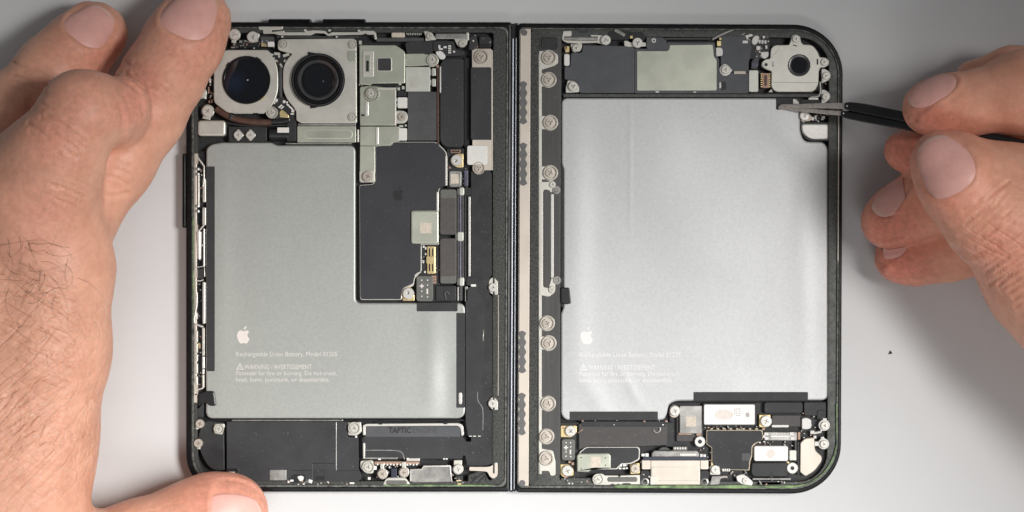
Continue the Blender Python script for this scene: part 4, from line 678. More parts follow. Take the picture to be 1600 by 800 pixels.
# front camera
fc = part(plate('camera_plate', rp([(1204.5, 76, 6), (1210, 70.5, 5), (1233, 70, 2), (1236, 62, 3), (1236.5, 56, 5), (1243, 53, 5), (1250, 56, 5), (1252, 66, 3), (1255, 69.5, 2), (1270, 70, 8), (1278.5, 82, 5), (1281, 90, 3), (1289, 89, 5), (1295.5, 94, 5), (1295.5, 101, 5), (1289, 105.5, 4), (1282, 105, 3), (1279.5, 112, 3), (1279, 132, 5), (1272, 143.5, 6), (1212, 143.5, 6), (1205, 136, 5), (1205.5, 111, 3), (1199, 109, 4), (1190, 104, 5), (1190, 97, 5), (1197, 92, 4), (1203.5, 92, 3)]), 3.0, 4.75, 'steel', PH, 0.16), 'pale metal front camera plate with round screw ears')
lathe('lens_barrel', 1249, 102, [(17.3, 4.6), (17.3, 5.0), (16, 5.2), (14.5, 5.15), (12.5, 4.95)], 'lens_ring', fc, 40); lathe('lens_glass', 1249, 102, [(13.5, 4.98), (11, 5.01), (6, 5.03), (0, 5.035)], 'lens_glass', fc, 40)
for x, y in ((1243.5, 61), (1288, 97)): screw(x, y, 5.5, 4.86, fc, 'steel')
lathe('screw_hole', 1197, 101, [(4.4, 4.6), (4.2, 4.85), (2.6, 4.85)], 'steel', fc, 16); plate('screw_hole', disc(1197, 101, 2.7, 14), 4.7, 4.8, 'plastic_black', fc, 0)
box('plate_slot', 1276, 92, 1278.5, 101, 4.6, 4.77, 'plastic_black', fc, 0.4, 0); box('plate_slot', 1206, 96, 1209, 104.5, 4.6, 4.77, 'steel_dull', fc, 0.4, 0); strip('fold_line', [(1205, 90), (1223.5, 70.8)], 1.0, 4.6, 4.766, 'steel_dull', fc); strip('fold_line', [(1206, 128.6), (1279, 129.2)], 0.8, 4.6, 4.765, 'glue_gray', fc); strip('plate_slot', [(1239, 70.5), (1246, 72)], 1.8, 4.6, 4.767, 'plastic_black', fc)
for x, y in ((1291, 118.5), (1290.5, 151)): plate('screw_tab', rp([(x - 7, y - 11, 3), (x - 2, y - 11, 3), (x + 6, y - 6, 5), (x + 7.5, y + 2, 6), (x + 2, y + 8, 5), (x - 8, y + 12, 2), (x - 6, y + 4, 3), (x - 7, y - 4, 2)], 3), 3, 4.35, 'white_part', PH, 0.15); screw(x - 0.3, y, 5.5, 4.5, PH, 'steel')
tube('spring_wire', smooth_path([(1281, 128, 4.1), (1282, 140, 4.1), (1279, 150, 4.1), (1266, 152, 4.1)], 5), 1.2, 'steel', PH, 8)
# corner under the tweezers
box('dark_bracket', 1251, 155, 1282, 176, 2.4, 3.9, 'flex_black', PH, 2); box('steel_sliver', 1263, 152.5, 1279, 156, 3.2, 4.1, 'steel', PH, 1.5, 0.1); plate('contact_tab', rp([(1239, 155), (1243, 154.5, 3), (1248.5, 160, 2), (1248, 163), (1239, 162)], 1), 4.2, 4.55, 'white_part', PH, 0.1)
plate('screw_tab', rp([(1250, 174), (1262, 175), (1270, 183, 2), (1266, 189), (1252, 190, 2)], 2), 3, 4.3, 'code_patch', PH); screw(1257, 181, 7.4, 4.55, PH, 'nickel'); bits('surface_mount_components', [(1270, 185.5, 4, 5), (1274.5, 183, 3, 5), (1286.5, 183.5, 5, 4), (1285, 186, 3, 3)], 3.6, 4.3, 'white_part', PH)
plate('block_surround', rp([(1250.6, 191, 2), (1296, 191, 3), (1296, 220, 3), (1262, 220.5, 10), (1250.6, 208, 10)]), 2.4, 3.9, 'plastic_black', PH, 0.1); part(plate('silver_block', rp([(1252.5, 193.5, 4), (1294, 193.5, 4), (1294, 217.5, 4), (1266, 217.5, 10), (1252.5, 207, 9)]), 2.6, 4.5, 'nickel', PH, 0.35), 'rounded silver block below the tweezers'); box('dark_channel', 1293.6, 222, 1296.5, 640, 2.2, 3.8, 'plastic_black', PH, 1)
# --- right half: bottom
plate('gold_tab', rp([(876, 665), (901, 665), (901.5, 676, 3), (893, 683.5, 3), (876, 683)], 1.5), 2.8, 4.1, 'gold', PH); screw(891.5, 673.3, 8.4, 4.5, PH, 'nickel'); part(plus_connector(877.5, 686, 898.5, 719.5), 'olive grey battery connector with plus mark on the right half'); plate('gold_tab', rp([(875.5, 725), (889, 725.5, 3), (896, 733, 3), (896, 743), (880, 746, 3), (875.5, 741)], 1.5), 2.8, 4.1, 'gold', PH); screw(886.5, 735.3, 8.4, 4.5, PH, 'nickel')
bits('copper_dots', [(890, 722, 3.4, 3.4), (895, 724.5, 4, 4), (880, 669, 3, 3), (884, 745, 5, 3)], 3.2, 4.15, 'copper', PH); box('circuit_board', 875, 660, 905, 747, 2, 2.8, 'flex_black', PH, 1)
part(plate('dark_module', rp([(904, 662, 2), (1043, 662, 2), (1043, 696, 2), (1000, 698, 2), (918, 697.5, 3), (904, 704, 3)]), 2.2, 4.0, 'brown', PH, 0.2), 'wide dark module under the right battery'); box('module_tape', 908, 658.5, 1041, 667, 3.6, 4.04, 'graphite', PH, 1, 0.1); tube('ground_strap', smooth_path([(1021, 672, 4.1), (1025, 676, 4.2), (1031, 673, 4.3), (1031, 668, 4.2)], 4), 1.5, 'steel_dull', PH, 8); tube('ground_strap', [(903, 677, 4.0), (911, 670, 4.1)], 1.0, 'copper', PH, 6)
bo = [(906, 708, 3), (917, 699.5, 4), (996, 699.5, 3), (998.5, 703, 2), (998, 717, 3), (985, 723.5, 3), (971, 724, 2), (963, 732, 2), (906, 732, 2)]
plate('board_rim', rp([(x + (1.4 if x > 950 else -1.4), y + (1.4 if y > 712 else -1.2), r) for x, y, r in bo]), 2.6, 4.05, 'nickel', PH, 0.1); plate('board_cover', rp(bo), 2.8, 4.2, 'graphite', PH, 0.1)
gs = part(plate('shield_chip', rp([(901, 712, 3), (904, 708.5, 2), (951, 708, 4), (954.5, 712, 2), (954.5, 732.5, 1), (926, 732.5, 2), (920, 738, 2), (901.5, 737.5, 2)]), 3.2, 4.75, 'steel_green', PH, 0.3), 'greenish silver shielded chip at lower left of right half'); box('print_patch', 923, 713.5, 938.5, 730.5, 4.7, 4.77, 'code_patch', gs, 0.5, 0)
for x, y in ((908, 715), (946, 715.5), (908, 733), (946, 727)): plate('shield_hole', disc(x, y, 1.1, 10), 4.7, 4.77, 'plastic_black', gs, 0)
bits('surface_mount_components', [(970, 727, 4, 4), (976, 727, 5, 3), (969, 732, 4, 2.5), (975, 732, 4, 2.5), (979.5, 731.5, 3, 2.5)], 3.2, 4.1, 'white_part', PH); plate('gold_tab', rp([(984, 726), (999, 723), (1000, 740), (985, 741)], 2), 3, 4.15, 'gold', PH); screw(992.5, 732, 7.2, 4.5, PH, 'beige')
plate('port_bracket', rp([(927, 742, 3), (940, 739.5, 3), (945, 743, 1), (965, 743, 1), (967, 746, 1), (970, 743, 1), (1000, 742, 1), (1000, 757, 1), (986, 757, 1), (984, 755, 2), (974, 755, 2), (970, 758, 3), (966, 755.5, 2), (962, 758, 3), (957, 755.5, 2), (952, 758, 3), (927, 757.5, 2)]), 2.8, 4.15, 'steel', PH, 0.1); box('port_pin', 949, 745.5, 996, 753, 4.0, 4.4, 'connector_gray', PH, 3, 0.25); screw(934.3, 748.6, 8.2, 4.5, PH, 'ring')
box('dark_channel', 876, 747, 928, 757, 2.4, 3.9, 'ledge', PH, 2, 0.2); ring('channel_outline', rr(884, 749.5, 912, 755.5, 1, 3), rr(885, 750.5, 911, 754.5, 0.6, 3), 3.8, 4.0, 'graphite_light', PH, 0.03, 0.03)
# charging port
cpn = part(box('charging_port', 1016.8, 719, 1094, 757.5, 2.2, 4.35, 'beige_metal', PH, 1, 0.14), 'champagne metal charging port housing at lower edge')
box('port_flange', 1003, 718.5, 1016.5, 733.5, 2.2, 4.345, 'beige_metal', cpn, 2, 0.1); box('port_flange', 1094.3, 718.5, 1107, 733.5, 2.2, 4.345, 'beige_metal', cpn, 2, 0.1); ring('port_step', rr(1018, 729, 1092.5, 752, 3, 4), rr(1019.2, 730.2, 1091.3, 750.8, 2.5, 4), 4.2, 4.42, 'steel', cpn, 0.04, 0.04); box('navy_bar', 1004.5, 713.8, 1105.5, 719.6, 3, 4.5, 'flex_navy', PH, 1, 0.12); part(plate('steel_bar', rp([(1018, 708, 2), (1022, 704, 2), (1089, 704, 2), (1092.5, 708, 2), (1092.5, 714.5, 1), (1018, 714.5, 1)]), 3, 4.55, 'steel_dull', PH, 0.25)); box('bright_edge', 1062, 708.5, 1088, 712.5, 4.3, 4.62, 'nickel', PH, 1, 0.08); bits('solder_block', [(1005, 711, 5, 4), (1011, 711, 5, 5), (1096, 712, 4, 5), (1101, 712, 4, 4)], 3.6, 4.4, 'white_part', PH)
box('pin_block', 1051.5, 697.5, 1074, 705, 2.8, 4.1, 'connector_gray', PH, 1, 0.1); bits('contact_pins', [(1055 + 4 * i, 700.5, 2.4, 3) for i in range(5)], 3.8, 4.16, 'nickel', PH); plate('dark_dome', rp([(1027, 704, 1), (1033, 698.5, 5), (1042, 698.5, 5), (1049, 704, 1)], 2), 2.8, 4.1, 'graphite_light', PH, 0.2)
for x in (1008, 1101): box('black_recess', x - 7.5, 734.8, x + 7, 757, 2.2, 3.9, 'plastic_black', PH, 4); lathe('screw_boss', x, 753, [(6.5, 3.6), (6, 4.0), (4, 4.1), (3, 3.9), (0, 3.9)], 'steel_dull', PH, 16)
plate('port_ear', rp([(1016, 744), (1024, 744, 3), (1028.5, 751, 3), (1024, 757.5, 3), (1016, 757.5)], 1), 3.8, 4.5, 'steel', cpn, 0.1)
# boards right of the port
plate('screw_tab', rp([(1047, 636, 4), (1054, 632.5, 4), (1063, 637, 4), (1061, 649, 5), (1054, 653.5, 5), (1046, 650, 4)], 4), 2.8, 4.3, 'code_patch', PH, 0.12); screw(1054.5, 642, 8, 4.6, PH, 'nickel'); box('board_well', 1046, 629, 1290, 752, 1.6, 2.4, 'flex_black', PH, 8)
box('dark_wall', 1040, 660, 1052, 698, 2.2, 3.7, 'flex_black', PH, 2); box('module_frame', 1057, 633, 1098, 690, 2.2, 3.4, 'brown', PH, 3)
gq = part(box('shield_chip', 1062, 634, 1096.5, 677.5, 3, 4.4, 'steel_dull', PH, 2, 0.15), 'dull grey chip with pale printed square'); box('print_patch', 1072, 651, 1087.5, 666.5, 4.3, 4.42, 'code_patch', gq, 0.5, 0); box('copper_edge', 1060, 676, 1081, 679.6, 3, 4.1, 'copper', PH, 1, 0.1); box('copper_edge', 1088, 675, 1096, 681, 3, 4.2, 'copper', PH, 1, 0.1); lathe('standoff', 1093.5, 690, [(8.4, 3), (8.4, 4.5), (7.4, 4.75), (3.4, 4.75), (3.0, 4.3)], 'white_part', PH, 24); plate('standoff_hole', disc(1093.5, 690, 3.2, 14), 4.1, 4.35, 'plastic_black', PH, 0)
box('label_well', 1097.5, 629.5, 1182.5, 666, 2.2, 3.6, 'plastic_black', PH, 3); wl = part(box('labelled_chip', 1100, 632, 1179.5, 663.5, 2.8, 4.35, 'label_white', PH, 2, 0.15), 'white labelled chip under the right battery'); plate('smudge', rp([(1115, 648, 6), (1122, 640, 8), (1140, 640, 8), (1148, 648, 6), (1140, 656, 8), (1122, 656, 8)], 6, 6), 4.3, 4.37, 'smudge', wl, 0); emblem(1168.5, 647, 9.5, 4.36, 'label_ink', wl)
bits('fine_print', [(1148 + 2.6 * (i % 4), 639 + 3.4 * (i // 4), 1.7, 1.5) for i in range(16) if i not in (6, 12)], 4.3, 4.37, 'label_ink', wl)
bits('solder_dashes', [(1112 + i * 10, 670.2, 3.5, 1.8) for i in range(8)], 3, 3.9, 'brass_dull', PH)
bo2 = [(1105, 673, 2), (1189, 673, 3), (1191, 676, 2), (1191, 688, 3), (1180, 692, 4), (1174.5, 697, 3), (1174, 712, 3), (1171, 720, 3), (1170, 734, 2), (1121, 733, 2), (1113, 725, 2), (1113, 699, 2), (1105, 694, 2)]
plate('board_rim', rp([(x + (1.3 if x > 1150 else -1.3), y + (1.3 if y > 690 and x > 1150 else -1.3 if y < 690 else 0.5), r) for x, y, r in bo2]), 2.4, 4.0, 'brass_dull', PH, 0.1); b2 = part(plate('board_cover', rp(bo2), 2.6, 4.15, 'graphite', PH, 0.1), 'charcoal board cover with brassy rim beside charging port'); box('cover_patch', 1159, 708, 1172, 720, 4.0, 4.2, 'graphite_light', b2, 2, 0.04); box('cover_patch', 1158, 720, 1164, 731, 4.0, 4.18, 'flex_black', b2, 1, 0.02)
plate('gold_tab', rp([(1186, 648), (1204, 648), (1205, 658, 2), (1204, 666, 4), (1194, 668.5, 3), (1186, 667)], 1.5), 2.8, 4.1, 'gold', PH); screw(1197, 658, 8.8, 4.5, PH, 'nickel'); bits('copper_dots', [(1193, 670.5, 4, 3)], 3, 3.9, 'copper', PH)
box('dark_cover', 1194, 628.5, 1254.5, 645.5, 2.6, 4.0, 'graphite', PH, 4, 0.2); box('dark_cover', 1206, 648.5, 1251, 667, 2.6, 3.9, 'brown', PH, 2, 0.15); box('bright_edge', 1206, 664, 1232.5, 667.8, 3, 4.2, 'white_part', PH, 1.5, 0.1); box('dark_cover', 1256, 628, 1291, 650, 2.4, 3.8, 'flex_black', PH, 3, 0.2); box('dark_cover', 1276, 640, 1291, 656, 2.4, 4.0, 'tape_black', PH, 4, 0.3)
cc = box('silver_connector', 1193.5, 675, 1245.5, 688.5, 2.8, 4.1, 'steel_dull', PH, 2, 0.15); bits('contact_pins', [(1206 + i * 2.4, 678 + (j * 7.4), 1.3, 2.2) for i in range(12) for j in range(2)], 3.9, 4.2, 'nickel', cc); box('connector_block', 1204, 680, 1234, 683.5, 4.0, 4.24, 'nickel', cc, 1, 0.08); bits('solder_block', [(1197.5, 678, 6, 4), (1198, 685, 6, 4), (1237, 678, 6, 5), (1238, 685, 6, 5), (1193.5, 682, 3, 4)], 3.9, 4.35, 'white_part', cc); box('copper_edge', 1246.5, 675, 1250.5, 687, 2.8, 3.9, 'copper', PH, 0.6, 0.1)
part(box('labelled_chip', 1178.5, 697, 1231.5, 720.5, 2.8, 4.4, 'label_white', PH, 3, 0.2), 'small white chip above a black rounded block'); plate('smudge', disc(1204, 709, 7), 4.3, 4.42, 'smudge', PH, 0); wb = part(plate('black_block', rp([(1174, 722, 3), (1232, 721.5, 3), (1232.5, 746, 3), (1178, 746, 6), (1172.5, 740, 4)]), 2.4, 4.2, 'plastic_black', PH, 0.35), 'glossy black rounded block at the lower edge'); box('block_notch', 1203, 738, 1207.5, 747, 4.0, 4.24, 'tray', wb, 2, 0.02); box('solder_pad', 1233.5, 703.5, 1244.5, 719.5, 2.8, 4.2, 'chip_steel', PH, 1.5, 0.12)
lathe('standoff', 1238, 731.5, [(9, 2.8), (9, 4.4), (7.8, 4.65), (3.2, 4.65), (2.8, 4.2)], 'nickel', PH, 24); plate('standoff_hole', disc(1238, 731.5, 3.0, 14), 4.0, 4.25, 'plastic_black', PH, 0); bits('gold_pads', [(1229.5, 737, 4, 6), (1231, 723, 4, 3), (1113, 727, 3, 8)], 3, 4.1, 'gold', PH)
box('flex_edge', 1241.5, 676, 1245, 722, 2.6, 3.7, 'brown', PH, 1); box('dark_wall', 1245.5, 690, 1249.5, 742, 2.4, 3.7, 'plastic_black', PH, 1)
plate('white_clip', rp([(1253, 654, 2), (1260, 652.5, 3), (1268, 656, 3), (1267.5, 669, 2), (1261, 671, 2), (1253, 670.5, 3)], 2), 2.8, 4.4, 'white_part', PH, 0.2); bits('solder_block', [(1269.5, 675.5, 6, 5), (1273.5, 683, 4, 4)], 3.4, 4.3, 'white_part', PH); tube('spring_wire', [(1271, 677, 4.1), (1282, 675, 4.1), (1285, 668, 4.1)], 1.8, 'white_part', PH, 8)
plate('screw_tab', lobe(1288, 664.5, 8.8, -85, 11, 6), 3, 4.3, 'white_part', PH); screw(1288.3, 664.8, 6, 4.5, PH, 'steel'); plate('screw_tab', lobe(1287, 693.5, 8.6, -100, 11, 5), 3, 4.3, 'white_part', PH); plate('screw_tab', lobe(1284, 693.5, 6, 180, 11, 7), 3, 4.24, 'white_part', PH); screw(1287.3, 693.8, 6, 4.5, PH, 'steel')
part(plate('sail_plate', rp([(1250.5, 692, 2), (1258, 685, 3), (1272.5, 683.5, 2), (1273.5, 704, 5), (1284.5, 713, 4), (1284, 721, 5), (1273, 736, 6), (1259, 744.5, 3), (1250, 738, 3)]), 2.8, 4.4, 'beige_metal', PH, 0.2), 'champagne sail-shaped plate in the lower right corner')
screw(1117.5, 733.5, 6.6, 4.5, PH, 'nickel'); plate('screw_tab', rp([(1110, 727), (1124, 728), (1126, 742), (1109, 742)], 3), 2.8, 4.2, 'steel', PH); plate('steel_foot', rp([(1112, 744), (1136, 743.5), (1137, 746), (1126, 748), (1124, 757), (1109, 758), (1111, 750)], 2), 2.8, 4.1, 'steel_dull', PH); bits('surface_mount_components', [(1130 + i * 3.2, 734.5, 2.2, 4) for i in range(4)], 3, 4.2, 'white_part', PH)
plate('white_clip', rp([(1150, 744), (1160, 741, 3), (1168, 745), (1177, 753, 3), (1175, 759), (1160, 757), (1152, 752)], 2), 2.8, 4.45, 'white_part', PH, 0.2); screw(1164.5, 751, 4.5, 4.6, PH, 'steel'); plate('dark_foot', rp([(1184, 752), (1224, 751), (1220, 757.5), (1180, 758)], 2), 3, 4.0, 'graphite_light', PH); box('steel_edge', 1176, 747, 1236, 750, 3, 3.95, 'steel_dull', PH, 1)

# tiny contacts and solder in the gaps between the larger parts
gr = random.Random(5)
for k, (x0, y0, x1, y1, n, z) in enumerate(((882, 746, 925, 756, 10, 3.95), (1130, 736, 1170, 746, 12, 3.2), (1180, 748, 1246, 757, 10, 3.98), (588, 722, 642, 747, 26, 3.3), (706, 738, 726, 757, 10, 4.1), (1250, 640, 1276, 690, 18, 3.3), (975, 702, 1014, 732, 14, 3.2), (1094, 696, 1112, 732, 14, 3.2), (366, 62, 430, 77, 16, 4.0), (306, 245, 317, 610, 60, 3.6), (1160, 52, 1203, 92, 22, 4.0), (1252, 172, 1294, 191, 16, 3.9), (735, 55, 770, 76, 6, 4.5), (700, 262, 733, 296, 10, 3.4), (655, 382, 688, 430, 16, 3.5), (1098, 664, 1195, 672, 16, 3.3), (1172, 690, 1250, 700, 14, 3.2), (326, 110, 334, 168, 12, 3.6), (560, 130, 640, 140, 12, 3.2), (618, 140, 640, 222, 18, 3.3), (1280, 100, 1296, 160, 6, 3.9), (900, 655, 1044, 664, 12, 3.9), (1000, 736, 1016, 757, 4, 3.95), (440, 750, 560, 757, 14, 4.2))):
    for m, q in (('steel_dull', 0.55), ('white_part', 0.2), ('copper', 0.25)):
        bits('solder_specks', [(gr.uniform(x0, x1), gr.uniform(y0, y1), gr.uniform(1.0, 3.4), gr.uniform(0.9, 2.4), gr.choice((0, 0, 90, 30))) for _ in range(max(1, round(n * q)))], z - 0.5, z + gr.uniform(0.12, 0.3), m, PH)

# ------------------------------------------------------------------ hands: smooth union of tapered limbs, meshed by surface nets
def W(px, py, z): return np.array([*at(px, py, z), z])
def capsule(P, a, b, ra, rb):
    ba = b - a; d = P - a; t = np.clip((d @ ba) / (ba @ ba + 1e-9), 0, 1)
    q = d - t[..., None] * ba
    return np.sqrt((q * q).sum(-1)) - (ra + t * (rb - ra))
def smin(a, b, k):
    h = np.maximum(k - np.abs(a - b), 0) / k; return np.minimum(a, b) - h * h * k * 0.25
class Hand:
    """chains: (points (px, py, z mm, radius px), blend mm, joins the palm with)"""
    def __init__(self, palm, fingers, kp=6.0):
        cv = lambda ch: [(W(x, y, z), r / PXMM) for x, y, z, r in ch]
        self.palm = [cv(c) for c in palm]; self.fingers = [(cv(c), kf, kj) for c, kf, kj in fingers]; self.kp = kp
    def chain(self, P, ch, k):
        d = None
        for (a, ra), (b, rb) in zip(ch[:-1], ch[1:]):
            c = capsule(P, a, b, ra, rb); d = c if d is None else smin(d, c, k)
        return d
    def sdf(self, P):
        P = P.astype(np.float32) if P.ndim > 2 else P
        palm = None
        for c in self.palm:
            d = self.chain(P, c, 4.0); palm = d if palm is None else smin(palm, d, self.kp)
        out = palm
        for c, kf, kj in self.fingers:
            f = self.chain(P, c, kf); j = smin(palm, f, kj) if palm is not None else f
            out = j if out is None else smin(out, j, 0.9)
        return out
def surface_nets(F, org, h):
    nx, ny, nz = F.shape; ins = F < 0
    c = [(i, j, k) for i in (0, 1) for j in (0, 1) for k in (0, 1)]
    sl = lambda A, o: A[o[0]:nx - 1 + o[0], o[1]:ny - 1 + o[1], o[2]:nz - 1 + o[2]]
    cnt = np.zeros((nx - 1, ny - 1, nz - 1), np.int8)
    for o in c: cnt += sl(ins, o)
    mixed = (cnt > 0) & (cnt < 8); idx = np.argwhere(mixed); n = len(idx)
    ids = -np.ones(mixed.shape, np.int64); ids[mixed] = np.arange(n)
    vals = {o: F[idx[:, 0] + o[0], idx[:, 1] + o[1], idx[:, 2] + o[2]] for o in c}
    acc = np.zeros((n, 3)); w = np.zeros(n)
    for o in c:
        for ax in range(3):
            if o[ax]: continue
            p = list(o); p[ax] = 1; p = tuple(p); a, b = vals[o], vals[p]; m = (a < 0) != (b < 0)
            t = np.where(m, a / np.where(m, a - b, 1), 0); q = np.array(o, float) + np.zeros((n, 3)); q[:, ax] = t
            acc[m] += q[m]; w += m
    V = org + (idx + acc / w[:, None]) * h
    Q = []
    for ax in range(3):
        a1, a2 = (ax + 1) % 3, (ax + 2) % 3
        s0 = [slice(None)] * 3; s1 = [slice(None)] * 3; s0[ax] = slice(0, -1); s1[ax] = slice(1, None)
        A, B = ins[tuple(s0)], ins[tuple(s1)]; e = np.argwhere(A != B)
        ok = np.all(e > 0, 1) & (e[:, a1] < F.shape[a1] - 1) & (e[:, a2] < F.shape[a2] - 1); e = e[ok]
        d1 = np.zeros(3, int); d1[a1] = 1; d2 = np.zeros(3, int); d2[a2] = 1
        g = lambda p: ids[p[:, 0], p[:, 1], p[:, 2]]
        q = np.stack([g(e - d1 - d2), g(e - d2), g(e), g(e - d1)], 1)
        fl = ~A[e[:, 0], e[:, 1], e[:, 2]]; q[fl] = q[fl][:, ::-1]; Q.append(q[(q >= 0).all(1)])
    return V, np.concatenate(Q)
def vnoise(P, f, seed):
    r = np.random.default_rng(seed); out = np.zeros(len(P))
    for i in range(7):
        d = r.normal(size=3); d /= np.linalg.norm(d); out += np.sin(P @ d * f * r.uniform(0.6, 1.6) + r.uniform(0, 6.28))
    return out / 7
def build_hand(name, hand, lo, hi, h, m, nails, creases, flush, wrinkle, label, wrinkle_low=()):
    """lo/hi: mm box. nails: (px, py, z, heading px vector to the tip, length mm, width mm, tilt vector). creases: (polyline px, width mm, depth mm)"""
    lo = np.array(lo, float); n = np.ceil((np.array(hi) - lo) / h).astype(int) + 1
    ax = [lo[i] + np.arange(n[i]) * h for i in range(3)]
    F = np.empty(n, np.float32)
    YZ = np.stack(np.meshgrid(ax[1], ax[2], indexing='ij'), -1).astype(np.float32)
    st = 24
    for i0 in range(0, n[0], st):
        xs = ax[0][i0:i0 + st]; P = np.empty((len(xs), n[1], n[2], 3), np.float32); P[..., 0] = xs[:, None, None]; P[..., 1:] = YZ
        F[i0:i0 + st] = hand.sdf(P)
    for a in range(3):
        s = [slice(None)] * 3; s[a] = 0; F[tuple(s)] = np.maximum(F[tuple(s)], 0.3); s[a] = -1; F[tuple(s)] = np.maximum(F[tuple(s)], 0.3)
    V, Q = surface_nets(F, lo, h)
    # normals from the field
    e = 0.4; G = np.stack([hand.sdf(V + np.eye(3)[i] * e) - hand.sdf(V - np.eye(3)[i] * e) for i in range(3)], 1); G /= np.linalg.norm(G, axis=1)[:, None] + 1e-9
    k = (CAM_H - V[:, 2]) / FPX; PX = np.stack([V[:, 0] / k + 800, 400 - V[:, 1] / k], 1)
    disp = 0.10 * vnoise(V, 0.55, 3) + 0.05 * vnoise(V, 1.4, 5)
    up = np.clip(G[:, 2] * 2.2 + 0.35, 0, 1)
    for line, wd, dp in creases:
        L = np.array(smooth_path(line, 6)); d = np.full(len(PX), 1e9)
        for a, b in zip(L[:-1], L[1:]):
            ab = b - a; t = np.clip(((PX - a) @ ab) / (ab @ ab + 1e-9), 0, 1); d = np.minimum(d, np.hypot(*(PX - a - t[:, None] * ab).T))
        dm = d / PXMM; disp += up * (-dp * np.exp(-(dm / wd) ** 2) + 0.35 * dp * np.exp(-((dm - 2.2 * wd) / (1.1 * wd)) ** 2))
    NL = []
    for (px, py, z, hd, ln, wdt, tilt) in nails:
        c = W(px, py, z); nn = np.array(tilt, float); nn /= np.linalg.norm(nn)
        u = np.array([hd[0], -hd[1], 0.0]); u -= nn * (u @ nn); u /= np.linalg.norm(u); v = np.cross(nn, u)
        d = V - c; uu, vv = (d @ u) / (ln / 2), (d @ v) / (wdt / 2); rr_ = (np.abs(uu) ** 2.6 + np.abs(vv) ** 2.6) ** (1 / 2.6)
        face = (G @ nn) > 0.05
        near = face & (np.abs(d @ nn) < 12)
        disp += near * (-0.45 * np.clip((1.06 - rr_) / 0.12, 0, 1) + 0.22 * np.exp(-((rr_ - 1.16) / 0.10) ** 2) * (uu < 0.75)); NL.append((c, u, v, nn, ln, wdt))
    fl = np.zeros(len(V)); 
    for px, py, rad, s in flush: fl = np.maximum(fl, s * np.exp(-(np.hypot(PX[:, 0] - px, PX[:, 1] - py) / rad) ** 2))
    wr = np.full(len(V), 0.03)
    for px, py, rx, ry, s in wrinkle: wr = np.maximum(wr, s * np.exp(-((PX[:, 0] - px) / rx) ** 2 - ((PX[:, 1] - py) / ry) ** 2))
    wl = np.zeros(len(V))
    for px, py, rx, ry, q in wrinkle_low: wl = np.maximum(wl, q * np.exp(-((PX[:, 0] - px) / rx) ** 2 - ((PX[:, 1] - py) / ry) ** 2))
    V2 = V + G * disp[:, None]
    me = bpy.data.meshes.new(name); me.vertices.add(len(V2)); me.vertices.foreach_set('co', (V2 * S).astype(np.float32).ravel())
    me.loops.add(Q.size); me.loops.foreach_set('vertex_index', Q.ravel().astype(np.int32)); me.polygons.add(len(Q))
    me.polygons.foreach_set('loop_start', (np.arange(len(Q)) * 4).astype(np.int32)); me.update(calc_edges=True); me.validate()
    for nm, arr in (('flush', fl), ('wrinkle', wr), ('wrinkle_low', wl)):
        at_ = me.attributes.new(nm, 'FLOAT', 'POINT'); at_.data.foreach_set('value', arr.astype(np.float32))
    me.polygons.foreach_set('use_smooth', [True] * len(me.polygons))
    o = link(name, me, m, None, 0); tag(o, label, 'hand')
    # fingernails: thin plates laid on the field
    for (c, u, v, nn, ln, wdt) in NL:
        nu, nv = 22, 18; pts = np.zeros((nu, nv, 3))
        for i in range(nu):
            for j in range(nv):
                a, b = -1 + 2 * i / (nu - 1), -1 + 2 * j / (nv - 1)
                s = math.sqrt(max(0, 1 - abs(a) ** 3.2 * 0.72)); bb = b * s ** 0.9; aa = a + (0.10 * (1 - b * b) if a > 0 else -0.16 * (1 - b * b)) * abs(a)
                pts[i, j] = c + u * aa * ln / 2 + v * bb * wdt / 2
        p = pts.reshape(-1, 3).copy(); e = 0.3
        def grad(p): g = np.stack([hand.sdf((p + np.eye(3)[i] * e)[:, None, :])[:, 0] - hand.sdf((p - np.eye(3)[i] * e)[:, None, :])[:, 0] for i in range(3)], 1); return g / (np.linalg.norm(g, axis=1)[:, None] + 1e-9)
        for _ in range(25): p -= grad(p) * hand.sdf(p[:, None, :])[:, 0][:, None] * 0.8
        gn = grad(p)
        a = np.repeat(np.linspace(-1, 1, nu), nv); b = np.tile(np.linspace(-1, 1, nv), nu)
        ed = np.maximum(np.abs(a) ** 6, np.abs(b) ** 8); off = 0.05 - 0.34 * ed + 0.22 * np.clip((a - 0.7) / 0.3, 0, 1)
        p = p + gn * off[:, None]
        q = [(i * nv + j, (i + 1) * nv + j, (i + 1) * nv + j + 1, i * nv + j + 1) for i in range(nu - 1) for j in range(nv - 1)]
        mm = bpy.data.meshes.new('fingernail'); mm.from_pydata([tuple(x * S) for x in p], [], q); mm.update()
        no = link('fingernail', mm, 'nail', o, 60); mm.materials.append(M['nail_edge'])
        for f in mm.polygons:
            if f.index // (nv - 1) >= nu - 4: f.material_index = 1
        if sum(f.normal @ __import__('mathutils').Vector(nn) for f in mm.polygons) < 0: mm.flip_normals()
    return o

